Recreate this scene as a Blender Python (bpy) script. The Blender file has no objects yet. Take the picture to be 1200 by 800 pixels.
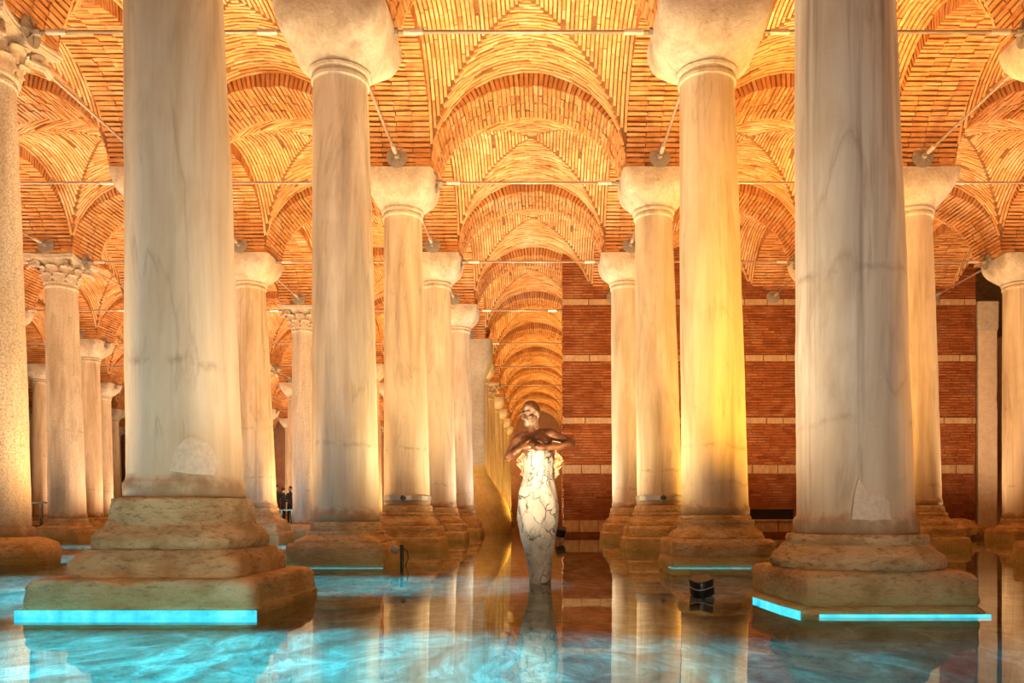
import bpy, bmesh, math, random
from mathutils import Vector, Matrix, Euler, noise

random.seed(7)
PI = math.pi
scene = bpy.context.scene
COL = scene.collection

# ------------------------------------------------------------------ camera
F_PX, VX, HY = 944.0, 634.0, 603.0          # focal length and vanishing point in 1200x800 pixels
cam_d = bpy.data.cameras.new('camera')
cam = bpy.data.objects.new('camera', cam_d); COL.objects.link(cam)
cam.location = (0, 0, 0.65)
cam.rotation_euler = (PI / 2, 0, 0)
cam_d.sensor_width = 36.0
cam_d.lens = F_PX / 1200 * 36.0
cam_d.shift_x = (600 - VX) / 1200
cam_d.shift_y = (HY - 400) / 1200
cam_d.clip_end = 300
scene.camera = cam

# ------------------------------------------------------------------ world, exposure
world = bpy.data.worlds.new('world'); scene.world = world
world.use_nodes = True
world.node_tree.nodes['Background'].inputs[0].default_value = (1.0, 0.8, 0.6, 1)
world.node_tree.nodes['Background'].inputs[1].default_value = 0.0
scene.view_settings.view_transform = 'Standard'
scene.view_settings.look = 'None'
scene.view_settings.gamma = 1.0
scene.view_settings.use_curve_mapping = False
scene.view_settings.exposure = 1.0
scene.cycles.max_bounces = 7
scene.cycles.diffuse_bounces = 4
scene.cycles.glossy_bounces = 3
scene.cycles.transparent_max_bounces = 8
scene.cycles.sample_clamp_indirect = 6.0
scene.cycles.caustics_reflective = False
scene.cycles.caustics_refractive = False

# ------------------------------------------------------------------ layout (metres; water at z = 0)
W = 4.9
def row_y(i): return (i + 1.2) * W
LINE = {-7: -31.6, -6: -26.6, -5: -21.85, -4: -17.05, -3: -12.25, -2: -7.46, -1: -2.684, 0: 2.216, 1: 7.12, 2: 12.02, 3: 16.9}
CAP_Z, SPRING = 6.47, 7.15
HALF = 0.625
ARCH_A, ARCH_B, RING = 1.825, 1.5, 0.28
VA, VB, DOME = 1.825, 1.78, 0.22
WALL_Y = 24.75

# ------------------------------------------------------------------ lamps
LAMP_K = 1.0
def spot(loc, target, power, color, size=110, blend=0.8, radius=0.12):
    l = bpy.data.lights.new('lamp', 'SPOT'); l.energy = power * LAMP_K; l.color = color
    l.spot_size = math.radians(size); l.spot_blend = blend; l.shadow_soft_size = radius
    o = bpy.data.objects.new('lamp', l); COL.objects.link(o); o.location = loc
    d = Vector(target) - Vector(loc)
    o.rotation_euler = d.to_track_quat('-Z', 'Y').to_euler()
    o['kind'] = 'helper'
    return o
def point(loc, power, color, radius=0.1):
    l = bpy.data.lights.new('lamp', 'POINT'); l.energy = power * LAMP_K; l.color = color; l.shadow_soft_size = radius
    o = bpy.data.objects.new('lamp', l); COL.objects.link(o); o.location = loc; o['kind'] = 'helper'
    return o
WARM = (1.0, 0.72, 0.42); WHITE = (1.0, 0.86, 0.68); AMBER = (1.0, 0.50, 0.10); RED = (1.0, 0.42, 0.16); CYAN = (0.03, 0.68, 0.95)

# up-lights standing in the water under the cross arches, between the columns of each row
for i in range(0, 12):
    for j in range(-5, 3):
        if i >= 4 and j >= 0: continue
        xm = (LINE[j] + LINE[j + 1]) / 2; ym = row_y(i) + 0.35
        c, p = WARM, 1000
        if j == -1: c, p = {0: (WARM, 900), 1: ((1, .72, .33), 1550), 2: ((1, .74, .40), 1500), 3: ((1, .78, .52), 1300), 4: ((1, .8, .58), 1000)}.get(i, (AMBER, 1100))
        if j == 0: c, p = (AMBER, 1700) if i in (1, 2) else ((1, .46, .14), 1000)
        if j >= 1: c, p = (1, .60, .30), 1000
        if j == -2: c, p = (1, .56, .20), 1300
        if j <= -3: c, p = (1, .62, .34), 1000
        spot((xm, ym, 0.35), (xm, ym, 8), p * 0.27, c, 170, 0.5, 0.25)
        spot((xm, ym + 0.3, 0.35), (xm, ym + 0.3, 8), p * 0.62, c, 64, 0.7, 0.2)
# unseen fill lamps added behind the camera to brighten the front columns
spot((-2.2, 0.4, 0.3), (-2.6, 5.9, 2.6), 200, (1.0, 0.82, 0.60), 80, 0.9, 0.3)
spot((1.8, 0.4, 0.3), (2.3, 5.9, 2.6), 190, (1.0, 0.82, 0.62), 80, 0.9, 0.3)
spot((-0.5, -1.5, 0.3), (-0.4, 11, 3.4), 330, (1.0, 0.80, 0.58), 60, 0.9, 0.3)
# amber projector on the right foreground column washing the golden column
spot((3.05, 6.9, 1.2), (2.45, 10.7, 3.4), 620, (1.0, 0.46, 0.02), 66, 0.8, 0.1)
# floodlight in the water and an unseen second lamp, both aimed at the statue
spot((1.25, 6.35, 0.16), (0.0, 7.67, 1.0), 2.0, (1.0, 0.85, 0.66), 75, 0.6, 0.05)
spot((-1.3, 6.1, 0.12), (0.0, 7.67, 1.0), 2.0, (1.0, 0.85, 0.66), 75, 0.6, 0.05)
# bluish washers low in the water at left
spot((-5.7, 5.5, 0.4), (-2.75, 5.9, 2.6), 60, (0.40, 0.74, 1.0), 80, 0.8, 0.15)
spot((-5.2, 9.5, 0.2), (-2.7, 10.8, 1.6), 30, (0.25, 0.66, 1.0), 80, 0.8, 0.1)
spot((-9.3, 22.4, 0.4), (-7.35, 25.4, 1.2), 60, (0.25, 0.66, 1.0), 80, 0.8, 0.1)
spot((-5.6, 18.0, 0.2), (-7.25, 20.6, 1.2), 40, (0.25, 0.66, 1.0), 80, 0.8, 0.1)
# unseen cyan spots added overhead, aimed straight down to colour the pool
pools = [(-0.1, 3.9, 0.5, 22), (0.85, 3.8, 0.35, 20), (1.8, 3.7, 0.12, 20), (2.9, 3.8, 0.10, 20), (1.9, 8.0, 0.05, 24)]
for k in range(6): pools.append((-1.1 - 1.05 * k, 3.95, 1.15, 22))
for k in range(6): pools.append((-1.0 - 1.25 * k, 8.4, 0.8 if k else 0.5, 24))
for k in range(5): pools.append((-3.9 - 1.4 * k, 6.9, 1.0, 24))
for k in range(5): pools.append((-4.5 - 1.9 * k, 13.3, 1.3, 25))
for k in range(5): pools.append((-4.7 - 2.1 * k, 18.1, 1.3, 26))
for k in range(4): pools.append((-5.0 - 2.2 * k, 23.0, 1.0, 26))
for (x, y, p, sz) in pools:
    spot((x, y, 6.8), (x, y, 0), p * 3900, CYAN, sz, 0.6, 0.06)

# ------------------------------------------------------------------ node helpers
def mat(name):
    m = bpy.data.materials.new(name); m.use_nodes = True
    nt = m.node_tree; nt.nodes.clear()
    out = nt.nodes.new('ShaderNodeOutputMaterial')
    return m, nt, out
def N(nt, kind, **kw):
    n = nt.nodes.new('ShaderNode' + kind)
    for k, v in kw.items():
        if k.startswith('i_'):
            key = k[2:]
            n.inputs[int(key) if key.isdigit() else key.replace('_', ' ')].default_value = v
        else: setattr(n, k, v)
    return n
def L(nt, a, b): nt.links.new(a, b)
def ramp(nt, fac, stops, interp='LINEAR'):
    r = nt.nodes.new('ShaderNodeValToRGB'); r.color_ramp.interpolation = interp
    els = r.color_ramp.elements
    while len(els) < len(stops): els.new(0.5)
    for e, (p, c) in zip(els, stops):
        e.position = p
        e.color = (c[0], c[1], c[2], 1) if isinstance(c, (tuple, list)) else (c, c, c, 1)
    L(nt, fac, r.inputs[0]); return r.outputs[0]
def mixc(nt, fac, a, b, mode='MIX'):
    n = N(nt, 'Mix', data_type='RGBA', blend_type=mode)
    for s, v in ((n.inputs[0], fac), (n.inputs[6], a), (n.inputs[7], b)):
        if hasattr(v, 'links'): L(nt, v, s)
        else: s.default_value = (v[0], v[1], v[2], 1) if isinstance(v, (tuple, list)) else v
    return n.outputs[2]
def math_(nt, op, a, b=0.0, c=None):
    n = N(nt, 'Math', operation=op)
    for k, v in enumerate((a, b) if c is None else (a, b, c)):
        if hasattr(v, 'links'): L(nt, v, n.inputs[k])
        else: n.inputs[k].default_value = v
    return n.outputs[0]
def coords(nt, scale=(1, 1, 1), rand=True, kind='Object'):
    tc = N(nt, 'TexCoord'); mp = N(nt, 'Mapping'); mp.inputs['Scale'].default_value = scale
    L(nt, tc.outputs[kind], mp.inputs['Vector'])
    if rand:
        oi = N(nt, 'ObjectInfo'); v = math_(nt, 'MULTIPLY', oi.outputs['Random'], 37.0)
        L(nt, v, mp.inputs['Location'])
    return mp.outputs[0], tc
def noise_(nt, vec, scale, detail=4, rough=0.55, dist=0.0):
    n = N(nt, 'TexNoise'); n.inputs['Scale'].default_value = scale; n.inputs['Detail'].default_value = detail
    n.inputs['Roughness'].default_value = rough; n.inputs['Distortion'].default_value = dist
    L(nt, vec, n.inputs['Vector']); return n.outputs['Fac']
def finish(nt, out, color, rough=0.7, bump=None, strength=0.3, dist=0.01, spec=0.3, metallic=0.0):
    p = N(nt, 'BsdfPrincipled')
    if hasattr(color, 'links'): L(nt, color, p.inputs['Base Color'])
    else: p.inputs['Base Color'].default_value = (*color, 1)
    if hasattr(rough, 'links'): L(nt, rough, p.inputs['Roughness'])
    else: p.inputs['Roughness'].default_value = rough
    p.inputs['Specular IOR Level'].default_value = spec
    p.inputs['Metallic'].default_value = metallic
    if bump is not None:
        b = N(nt, 'Bump'); b.inputs['Strength'].default_value = strength; b.inputs['Distance'].default_value = dist
        L(nt, bump, b.inputs['Height']); L(nt, b.outputs[0], p.inputs['Normal'])
    L(nt, p.outputs[0], out.inputs[0]); return p

MATS = {}
def brick_mat(name, stops, lime, lime_amt, island=True):
    m, nt, out = mat(name)
    v, tc = coords(nt)
    geo = N(nt, 'NewGeometry'); oi = N(nt, 'ObjectInfo')
    r = math_(nt, 'FRACT', math_(nt, 'ADD', geo.outputs['Random Per Island'], oi.outputs['Random']))
    c = ramp(nt, r, stops)
    n1 = noise_(nt, v, 1.3, 5); n2 = noise_(nt, v, 9, 6, 0.65); n3 = noise_(nt, v, 60, 3)
    c = mixc(nt, ramp(nt, n2, [(0.35, 0.0), (0.75, 0.55)]), c, mixc(nt, 1.0, c, (0.62, 0.45, 0.38), 'MULTIPLY'))
    soot = noise_(nt, v, 0.8, 4, 0.6)
    c = mixc(nt, ramp(nt, soot, [(0.30, 0.75), (0.48, 0.0)]), c, mixc(nt, 1.0, c, (0.55, 0.42, 0.34), 'MULTIPLY'))
    c = mixc(nt, ramp(nt, n1, [(0.52, 0.0), (0.72, lime_amt)]), c, lime)
    h = math_(nt, 'ADD', n2, math_(nt, 'MULTIPLY', n3, 0.5))
    finish(nt, out, c, 0.9, h, 0.5, 0.012, 0.15)
    MATS[name] = m
brick_mat('vault_brick', [(0, (0.66, 0.35, 0.14)), (0.4, (0.74, 0.45, 0.20)), (0.75, (0.60, 0.28, 0.10)), (1, (0.80, 0.56, 0.31))], (0.78, 0.62, 0.42), 0.5)
brick_mat('arch_brick', [(0, (0.56, 0.26, 0.09)), (0.4, (0.62, 0.31, 0.12)), (0.75, (0.50, 0.21, 0.07)), (1, (0.66, 0.37, 0.16))], (0.76, 0.60, 0.42), 0.35)
brick_mat('wall_brick', [(0, (0.30, 0.095, 0.03)), (0.4, (0.38, 0.13, 0.04)), (0.75, (0.23, 0.065, 0.02)), (1, (0.45, 0.18, 0.07))], (0.55, 0.33, 0.18), 0.4)

def simple_stone(name, a, b, c_, scale=3.0, rough=0.8, strength=0.4, dist=0.02, stretch=(1, 1, 1), spec=0.3, rand=True):
    m, nt, out = mat(name)
    v, tc = coords(nt, stretch, rand)
    n1 = noise_(nt, v, scale, 6, 0.6, 0.6); n2 = noise_(nt, v, scale * 7, 5, 0.6); n3 = noise_(nt, v, scale * 25, 3, 0.6)
    c = ramp(nt, n1, [(0.3, a), (0.52, b), (0.72, c_)])
    c = mixc(nt, ramp(nt, n2, [(0.4, 0.0), (0.75, 0.5)]), c, mixc(nt, 1.0, c, (0.6, 0.52, 0.45), 'MULTIPLY'))
    h = math_(nt, 'ADD', n2, math_(nt, 'MULTIPLY', n3, 0.6))
    finish(nt, out, c, rough, h, strength, dist, spec)
    MATS[name] = m
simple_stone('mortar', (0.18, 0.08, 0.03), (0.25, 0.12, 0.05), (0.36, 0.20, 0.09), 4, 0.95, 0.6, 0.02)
simple_stone('wall_mortar', (0.20, 0.06, 0.025), (0.27, 0.09, 0.035), (0.36, 0.15, 0.07), 4, 0.95, 0.6, 0.02)
simple_stone('band_stone', (0.40, 0.25, 0.13), (0.50, 0.33, 0.19), (0.60, 0.44, 0.28), 3)
simple_stone('capital_stone', (0.42, 0.34, 0.26), (0.58, 0.51, 0.43), (0.68, 0.62, 0.54), 3.0, 0.8, 0.6, 0.02)
simple_stone('carved_stone', (0.42, 0.34, 0.26), (0.58, 0.48, 0.38), (0.72, 0.62, 0.50), 4, 0.85, 0.5, 0.02)
simple_stone('plaster_grey', (0.40, 0.36, 0.30), (0.50, 0.46, 0.39), (0.58, 0.53, 0.46), 1.2, 0.85, 0.25, 0.01)
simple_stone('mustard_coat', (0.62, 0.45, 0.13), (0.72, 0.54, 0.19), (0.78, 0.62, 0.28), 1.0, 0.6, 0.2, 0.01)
simple_stone('repair_cement', (0.60, 0.50, 0.40), (0.68, 0.58, 0.47), (0.74, 0.65, 0.54), 5, 0.9, 0.3, 0.008)
simple_stone('walkway_stone', (0.20, 0.18, 0.16), (0.26, 0.24, 0.21), (0.32, 0.29, 0.26), 2)
simple_stone('rear_plaster', (0.42, 0.22, 0.14), (0.52, 0.29, 0.19), (0.58, 0.36, 0.26), 0.6)

def base_mat():
    m, nt, out = mat('base_stone')
    v, tc = coords(nt, (1, 1, 3.0))
    v2, _ = coords(nt)
    sx = N(nt, 'SeparateXYZ'); L(nt, tc.outputs['Object'], sx.inputs[0])
    n1 = noise_(nt, v, 2.2, 6, 0.6, 0.8); n2 = noise_(nt, v, 14, 6, 0.65); n3 = noise_(nt, v2, 55, 3, 0.6); n4 = noise_(nt, v2, 3.2, 4, 0.55)
    c = ramp(nt, n1, [(0.28, (0.42, 0.29, 0.14)), (0.5, (0.62, 0.46, 0.25)), (0.72, (0.72, 0.57, 0.34))])
    c = mixc(nt, ramp(nt, n4, [(0.48, 0.0), (0.66, 0.7)]), c, (0.38, 0.20, 0.07))
    c = mixc(nt, ramp(nt, n2, [(0.52, 0.0), (0.70, 0.75)]), c, (0.16, 0.09, 0.04))
    # moss and algae where the water washes the stone
    zz = math_(nt, 'ADD', sx.outputs[2], math_(nt, 'MULTIPLY', n1, 0.12))
    c = mixc(nt, ramp(nt, zz, [(0.10, 0.65), (0.30, 0.0)]), c, (0.42, 0.37, 0.14))
    h = math_(nt, 'ADD', n2, math_(nt, 'MULTIPLY', n3, 0.5))
    finish(nt, out, c, 0.8, h, 1.0, 0.035, 0.3)
    MATS['base_stone'] = m
base_mat()

def marble_mat():
    m, nt, out = mat('column_marble')
    v, tc = coords(nt, (1, 1, 0.11))
    v2, _ = coords(nt, (1, 1, 0.5))
    v3, _ = coords(nt)
    sx = N(nt, 'SeparateXYZ'); L(nt, tc.outputs['Object'], sx.inputs[0])
    z = sx.outputs[2]
    def attr(n):
        a = N(nt, 'Attribute'); a.attribute_type = 'OBJECT'; a.attribute_name = n; return a.outputs['Fac']
    s1 = noise_(nt, v, 3.0, 6, 0.6, 0.5); s2 = noise_(nt, coords(nt, (1, 1, 0.018))[0], 13.0, 4, 0.6, 0.0); blot = noise_(nt, v2, 1.6, 5, 0.6, 0.6); fine = noise_(nt, v3, 45, 4, 0.65)
    warm = ramp(nt, s1, [(0.28, (0.40, 0.30, 0.19)), (0.45, (0.62, 0.52, 0.38)), (0.62, (0.72, 0.64, 0.50)), (0.8, (0.60, 0.46, 0.28))])
    grey = ramp(nt, s1, [(0.28, (0.34, 0.31, 0.28)), (0.45, (0.56, 0.52, 0.46)), (0.6, (0.70, 0.66, 0.60)), (0.8, (0.52, 0.45, 0.36))])
    c = mixc(nt, attr('grey'), warm, grey)
    c = mixc(nt, math_(nt, 'MULTIPLY', ramp(nt, s2, [(0.54, 0.0), (0.70, 0.85)]), attr('streak')), c, (0.30, 0.25, 0.20))
    c = mixc(nt, ramp(nt, blot, [(0.5, 0.0), (0.75, 0.55)]), c, (0.47, 0.33, 0.17))
    # granular granite shafts
    c = mixc(nt, math_(nt, 'MULTIPLY', ramp(nt, fine, [(0.45, 0.0), (0.6, 0.75)]), attr('grain')), c, (0.22, 0.20, 0.19))
    # grime rings left by old water levels, each column its own heights
    wob = math_(nt, 'MULTIPLY', math_(nt, 'SUBTRACT', blot, 0.5), 0.3)
    zw = math_(nt, 'ADD', z, wob)
    for k in ('ring_a', 'ring_b', 'ring_c'):
        d = math_(nt, 'ABSOLUTE', math_(nt, 'SUBTRACT', zw, attr(k)))
        f = math_(nt, 'MULTIPLY', ramp(nt, d, [(0.0, 0.5), (0.02, 0.25), (0.045, 0.0)]), ramp(nt, noise_(nt, v3, 6.0, 4, 0.6), [(0.44, 0.0), (0.62, 1.0)]))
        c = mixc(nt, f, c, (0.20, 0.13, 0.07))
    low = ramp(nt, math_(nt, 'ADD', z, math_(nt, 'MULTIPLY', blot, 1.6)), [(0.35, 0.0), (0.9, 0.0), (1.0, 0.0)])
    lowf = N(nt, 'MapRange'); L(nt, math_(nt, 'ADD', z, math_(nt, 'MULTIPLY', blot, 0.9)), lowf.inputs[0])
    lowf.inputs[1].default_value = 1.9; lowf.inputs[2].default_value = 0.8; lowf.inputs[3].default_value = 0.0; lowf.inputs[4].default_value = 0.7
    c = mixc(nt, lowf.outputs[0], c, (0.44, 0.29, 0.14))
    # dark veins
    vn = noise_(nt, coords(nt, (1, 1, 0.14))[0], 2.2, 5, 0.55, 0.9)
    ve = math_(nt, 'ABSOLUTE', math_(nt, 'SUBTRACT', vn, 0.5))
    c = mixc(nt, math_(nt, 'MULTIPLY', ramp(nt, ve, [(0.0, 0.38), (0.012, 0.16), (0.035, 0.0)]), ramp(nt, noise_(nt, v3, 1.7, 3), [(0.42, 0.0), (0.6, 1.0)])), c, (0.24, 0.17, 0.11))
    # battered brown foot soaked by the water
    fz = math_(nt, 'ADD', math_(nt, 'SUBTRACT', z, attr('foot_z')), math_(nt, 'MULTIPLY', math_(nt, 'SUBTRACT', noise_(nt, v3, 4.5, 5, 0.65), 0.5), 0.5))
    c = mixc(nt, ramp(nt, fz, [(0.0, 0.85), (0.09, 0.6), (0.17, 0.0)]), c, (0.23, 0.125, 0.05))
    h = math_(nt, 'ADD', math_(nt, 'MULTIPLY', fine, 0.6), s2)
    finish(nt, out, c, 0.55, h, 0.25, 0.008, 0.35)
    MATS['column_marble'] = m
marble_mat()

def flat(name, c, rough=0.5, metallic=0.0, spec=0.4):
    m, nt, out = mat(name)
    v, tc = coords(nt)
    n = noise_(nt, v, 22, 4)
    col = mixc(nt, ramp(nt, n, [(0.35, 0.0), (0.7, 0.5)]), c, tuple(x * 0.7 for x in c))
    finish(nt, out, col, rough, n, 0.1, 0.004, spec, metallic); MATS[name] = m
flat('steel_rod', (0.42, 0.34, 0.29), 0.4, 0.6)
flat('sleeve_steel', (0.75, 0.70, 0.64), 0.35, 0.6)
flat('dark_steel', (0.06, 0.06, 0.065), 0.5, 0.4)
flat('plate_iron', (0.33, 0.29, 0.26), 0.6, 0.3)
flat('strap_steel', (0.42, 0.40, 0.38), 0.4, 0.7)
flat('black_plastic', (0.012, 0.012, 0.014), 0.35)
flat('shade_dark', (0.02, 0.015, 0.01), 0.9)  # near-black standing in for the shade inside openings
flat('blue_paint', (0.05, 0.14, 0.21), 0.5)
flat('dark_cloth', (0.018, 0.022, 0.032), 0.85)
flat('navy_cloth', (0.03, 0.04, 0.075), 0.85)
flat('hat_cloth', (0.06, 0.07, 0.09), 0.9)
flat('skin', (0.45, 0.27, 0.19), 0.6)
flat('white_cable', (0.8, 0.8, 0.78), 0.5)
flat('silver_trim', (0.7, 0.7, 0.68), 0.3, 0.6)

def emit(name, c, s):
    m, nt, out = mat(name)
    e = N(nt, 'Emission'); e.inputs[0].default_value = (*c, 1); e.inputs[1].default_value = s
    L(nt, e.outputs[0], out.inputs[0]); MATS[name] = m
def spill_mat():  # emission standing in for cyan light spilled on the plinth feet
    m, nt, out = mat('spill_cyan')
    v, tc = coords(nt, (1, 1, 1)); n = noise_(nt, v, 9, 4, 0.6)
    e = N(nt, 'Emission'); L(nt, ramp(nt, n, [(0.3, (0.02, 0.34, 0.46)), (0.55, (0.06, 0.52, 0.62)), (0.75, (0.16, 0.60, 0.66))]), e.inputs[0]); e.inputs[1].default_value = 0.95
    L(nt, e.outputs[0], out.inputs[0]); MATS['spill_cyan'] = m
spill_mat()
emit('lamp_glow', (1.0, 0.7, 0.35), 6.0)

def statue_mats():
    m, nt, out = mat('statue_bronze')
    v, tc = coords(nt, rand=False)
    n1 = noise_(nt, v, 9, 6, 0.6, 0.5); n2 = noise_(nt, v, 40, 4)
    c = ramp(nt, n1, [(0.3, (0.06, 0.022, 0.010)), (0.5, (0.16, 0.06, 0.025)), (0.64, (0.30, 0.13, 0.055)), (0.78, (0.62, 0.46, 0.30))])
    finish(nt, out, c, 0.38, n2, 0.35, 0.006, 0.5, 0.25); MATS['statue_bronze'] = m
    m, nt, out = mat('statue_face')
    v, tc = coords(nt, rand=False)
    n1 = noise_(nt, v, 16, 5, 0.6, 0.8)
    c = ramp(nt, n1, [(0.34, (0.10, 0.045, 0.025)), (0.50, (0.26, 0.15, 0.085)), (0.68, (0.52, 0.40, 0.29))])
    finish(nt, out, c, 0.45, n1, 0.3, 0.005, 0.5); MATS['statue_face'] = m
    m, nt, out = mat('statue_drape')
    v, tc = coords(nt, (1, 1, 0.7), rand=False)
    n0 = N(nt, 'TexNoise'); n0.inputs['Scale'].default_value = 4.5; n0.inputs['Detail'].default_value = 3; L(nt, v, n0.inputs['Vector'])
    vm = N(nt, 'VectorMath', operation='MULTIPLY_ADD'); L(nt, n0.outputs['Color'], vm.inputs[0]); vm.inputs[1].default_value = (0.6, 0.6, 0.35); L(nt, v, vm.inputs[2])
    vo = N(nt, 'TexVoronoi', feature='DISTANCE_TO_EDGE'); vo.inputs['Scale'].default_value = 7.5; L(nt, vm.outputs[0], vo.inputs['Vector'])
    crack = ramp(nt, vo.outputs['Distance'], [(0.0, 1.0), (0.03, 0.7), (0.06, 0.0)])
    br = noise_(nt, v, 7, 4); crack = math_(nt, 'MULTIPLY', crack, ramp(nt, br, [(0.40, 0.05), (0.58, 1.0)]))
    sx = N(nt, 'SeparateXYZ'); L(nt, tc.outputs['Object'], sx.inputs[0])
    n1 = noise_(nt, v, 5, 6, 0.6)
    c = ramp(nt, n1, [(0.3, (0.34, 0.31, 0.26)), (0.5, (0.54, 0.51, 0.45)), (0.7, (0.66, 0.63, 0.57))])
    grime = ramp(nt, math_(nt, 'ADD', sx.outputs[2], math_(nt, 'MULTIPLY', n1, 0.8)), [(0.5, 0.85), (1.25, 0.0)])
    c = mixc(nt, grime, c, (0.24, 0.20, 0.14))
    c = mixc(nt, crack, c, (0.03, 0.025, 0.02))
    finish(nt, out, c, 0.5, math_(nt, 'SUBTRACT', n1, math_(nt, 'MULTIPLY', crack, 0.8)), 0.6, 0.012, 0.4); MATS['statue_drape'] = m
    m, nt, out = mat('statue_ruffle')
    v, tc = coords(nt, (1, 1, 1.0), rand=False)
    n1 = noise_(nt, v, 26, 5, 0.6, 1.0)
    c = ramp(nt, n1, [(0.35, (0.45, 0.16, 0.05)), (0.52, (0.80, 0.45, 0.22)), (0.68, (0.85, 0.70, 0.52))])
    finish(nt, out, c, 0.5, n1, 0.6, 0.01, 0.4); MATS['statue_ruffle'] = m
statue_mats()

def water_mat():
    m, nt, out = mat('pool_water')
    tc = N(nt, 'TexCoord'); mp = N(nt, 'Mapping'); mp.inputs['Scale'].default_value = (1.0, 0.6, 1); L(nt, tc.outputs['Object'], mp.inputs[0])
    n1 = noise_(nt, mp.outputs[0], 1.4, 2, 0.5); n2 = noise_(nt, mp.outputs[0], 7.0, 2, 0.5)
    h = math_(nt, 'ADD', n1, math_(nt, 'MULTIPLY', n2, 0.12))
    b = N(nt, 'Bump'); b.inputs['Strength'].default_value = 0.06; b.inputs['Distance'].default_value = 0.03; L(nt, h, b.inputs['Height'])
    fr = N(nt, 'Fresnel'); fr.inputs['IOR'].default_value = 1.33; L(nt, b.outputs[0], fr.inputs['Normal'])
    tr = N(nt, 'BsdfTransparent'); tr.inputs[0].default_value = (0.78, 0.96, 0.94, 1)
    gl = N(nt, 'BsdfGlossy'); gl.inputs['Roughness'].default_value = 0.02; gl.inputs[0].default_value = (0.95, 0.97, 0.97, 1); L(nt, b.outputs[0], gl.inputs['Normal'])
    mx = N(nt, 'MixShader'); L(nt, fr.outputs[0], mx.inputs[0]); L(nt, tr.outputs[0], mx.inputs[1]); L(nt, gl.outputs[0], mx.inputs[2])
    L(nt, mx.outputs[0], out.inputs[0]); MATS['pool_water'] = m
water_mat()
def floor_mat():
    m, nt, out = mat('pool_floor_stone')
    v, tc = coords(nt, (1.0, 0.55, 1), rand=False)
    w0 = N(nt, 'TexNoise'); w0.inputs['Scale'].default_value = 0.9; w0.inputs['Detail'].default_value = 3; L(nt, v, w0.inputs['Vector'])
    vm = N(nt, 'VectorMath', operation='MULTIPLY_ADD'); L(nt, w0.outputs['Color'], vm.inputs[0]); vm.inputs[1].default_value = (0.9, 0.9, 0); L(nt, v, vm.inputs[2])
    n1 = noise_(nt, vm.outputs[0], 4.2, 10, 0.72, 0.5); n2 = noise_(nt, vm.outputs[0], 14, 8, 0.7); n3 = noise_(nt, v, 45, 4)
    c = ramp(nt, n1, [(0.32, (0.045, 0.05, 0.04)), (0.44, (0.14, 0.14, 0.12)), (0.53, (0.24, 0.24, 0.21)), (0.60, (0.42, 0.42, 0.39)), (0.66, (0.22, 0.22, 0.20))])
    c = mixc(nt, ramp(nt, n2, [(0.45, 0.0), (0.7, 0.6)]), c, mixc(nt, 1.0, c, (0.5, 0.48, 0.42), 'MULTIPLY'))
    h = math_(nt, 'ADD', math_(nt, 'MULTIPLY', n1, 2.0), math_(nt, 'ADD', n2, math_(nt, 'MULTIPLY', n3, 0.2)))
    finish(nt, out, c, 0.85, h, 0.8, 0.05, 0.2); MATS['pool_floor_stone'] = m
floor_mat()

# ------------------------------------------------------------------ mesh helpers
def mesh_from(name, verts, faces, material, smooth=False):
    me = bpy.data.meshes.new(name); me.from_pydata([tuple(v) for v in verts], [], faces)
    if smooth: me.polygons.foreach_set('use_smooth', [True] * len(me.polygons))
    if material: me.materials.append(MATS[material])
    me.update(); return me
def link(name, me, parent=None, loc=(0, 0, 0), rot=(0, 0, 0), scale=(1, 1, 1)):
    o = bpy.data.objects.new(name, me); COL.objects.link(o)
    o.location = loc; o.rotation_euler = rot; o.scale = scale
    if parent: o.parent = parent
    return o
def thing(name, label, cat, loc=(0, 0, 0), group=None, kind=None, rotz=0.0):
    o = link(name, None, None, loc, (0, 0, rotz)); tag(o, label, cat, group, kind); return o
def tag(o, label=None, cat=None, group=None, kind=None):
    if label: o['label'] = label
    if cat: o['category'] = cat
    if group: o['group'] = group
    if kind: o['kind'] = kind
    return o
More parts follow.
